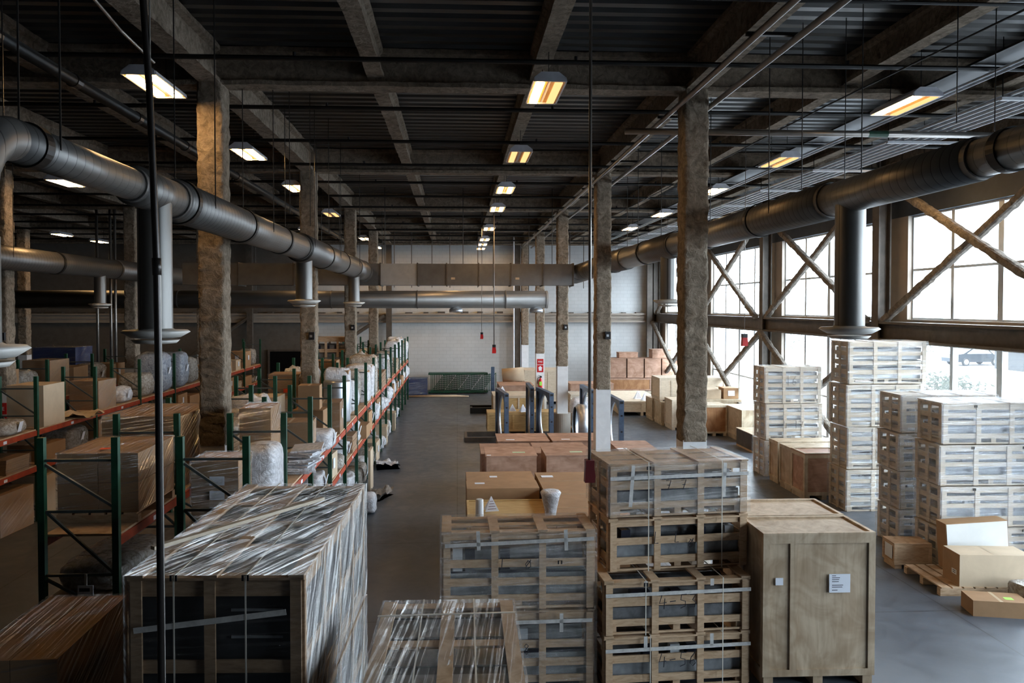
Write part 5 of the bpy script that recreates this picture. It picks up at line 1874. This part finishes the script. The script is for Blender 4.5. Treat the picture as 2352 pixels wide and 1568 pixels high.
slat_crate('slatted wooden crate with dark openings on top of the inner rack load', (-4.45, 27.9, LV[1] + .64), R(4), 1.3, .8, .95, [(0, .15), (.42, .55), (.85, 1)], (0, .3, .65, 1), wood='slat_wood', top='solid')
MB_ = packed('dark goods inside the slatted crate on the inner rack', (-4.45, 27.9, LV[1] + .76), R(4), 1.1, .6, .7, 'grey', None, 71)
# far-left rack
FLOADS = [(0, 'near', 'grey', .85, .95, .40), (0, 'far', 'pcarton', .8, .9, .52), (1, 'near', 'flat', .85, 1.0, .28), (1, 'far', 'grey', .85, .9, .30), (2, 'near', 'pcarton', .8, .9, .92),
          (3, 'near', 'wcarton', .75, .9, .75), (3, 'far', 'white', .8, .8, .42), (4, 'near', 'grey', .85, .85, .70), (5, 'far', 'grey', .85, .85, .9), (6, 'near', 'carton', .7, .7, .5), (6, 'far', 'wbox', .7, .7, .45),
          (7, 'near', 'carton', .7, .75, .42), (7, 'far', 'pcarton', .7, .75, .42), (8, 'near', 'carton', .75, .75, .7), (8, 'far', 'grey', .7, .7, .75)]
for bay, half, kind, w_, d_, h_ in FLOADS:
    load('C', bay, 2, half, kind, w_, d_, h_)
for bay in range(0, 9):
    for half in ('near', 'far'):
        load('C', bay, 1, half, rng.choice(['grey', 'flat', 'wcarton', 'carton']), rng.uniform(.7, .86), rng.uniform(.8, 1.1), rng.uniform(.25, .55))
        if bay < 5:
            load('C', bay, 0, half, rng.choice(['carton', 'wcarton', 'pcarton']), rng.uniform(.7, .84), rng.uniform(.9, 1.1), rng.uniform(.7, .95))
bundle('tall blue-grey plastic-wrapped stack with paper labels on the far-left rack', (-9.45, 24.35, LV[1] + .03), 0, .95, .85, 1.25, 'blue_plastic', 41, True, None, .10)
bundle('second blue-grey wrapped stack beside the tall one on the far-left rack', (-9.42, 25.98, LV[1] + .03), 0, .85, .8, 1.15, 'blue_plastic', 47, True, None, .10)
o = sheet('loose tan wrapping sheet trailing over the far-left rack beam', (-9.3, 19.2, LV[1] + .03), R(8), .95, 1.0, .10, 'cardboard_pale', 6.5, 'wrapping_sheet', 'wrapping sheet')
for bay, half, kind, w_, d_, h_ in ((1, 'near', 'grey', .8, .9, .7), (1, 'far', 'wbox', .8, 1.0, .95), (2, 'near', 'carton', .8, 1.1, 1.0), (2, 'far', 'grey', .8, 1.0, .9), (3, 'near', 'wcarton', .8, 1.0, 1.1), (3, 'far', 'carton', .8, 1.0, .8),
                                    (4, 'near', 'grey', .8, .9, .8), (4, 'far', 'carton', .8, .9, .7)):
    load('D', bay, 2, half, kind, w_, d_, h_)
t = carton('tall dark blue wrapped load behind the standpipes at the far left', (-14.6, 29.2, .0), 0, 1.5, 1.3, 3.2, 'barrel_blue', False, None, 'film_clear', None, 83, name='wrapped_load', cat='load')
ply_case('brown plywood box standing by the shaded far wall near the doorway', (-12.4, 39.5, 0), 0, 1.8, 1.4, 1.9, 'plywood_orange', None, .1, (), 'inset', False)
# floor by the racks
sheet('crumpled white plastic sheet lying on the aisle floor beside the rack', (-2.05, 22.6, .0), R(10), .62, .9, .16, 'white_plastic', 2.5)
sheet('small heap of grey plastic on the aisle floor by the rack foot', (-1.98, 18.9, .0), R(-20), .5, .8, .22, 'grey_plastic', 4.1)
bundle('white plastic bag slumped on the aisle floor by the rack foot', (-2.1, 17.6, .0), 0, .5, .6, .42, 'white_plastic', 55)
o = MB().box(-.03, .03, -.32, .32, 0, 1.05).build('board_piece', 'cardboard_pale')
o.location = (-2.22, 19.75, .0)
tag(o, 'pale board leaning against the aisle side of the rack', 'board')
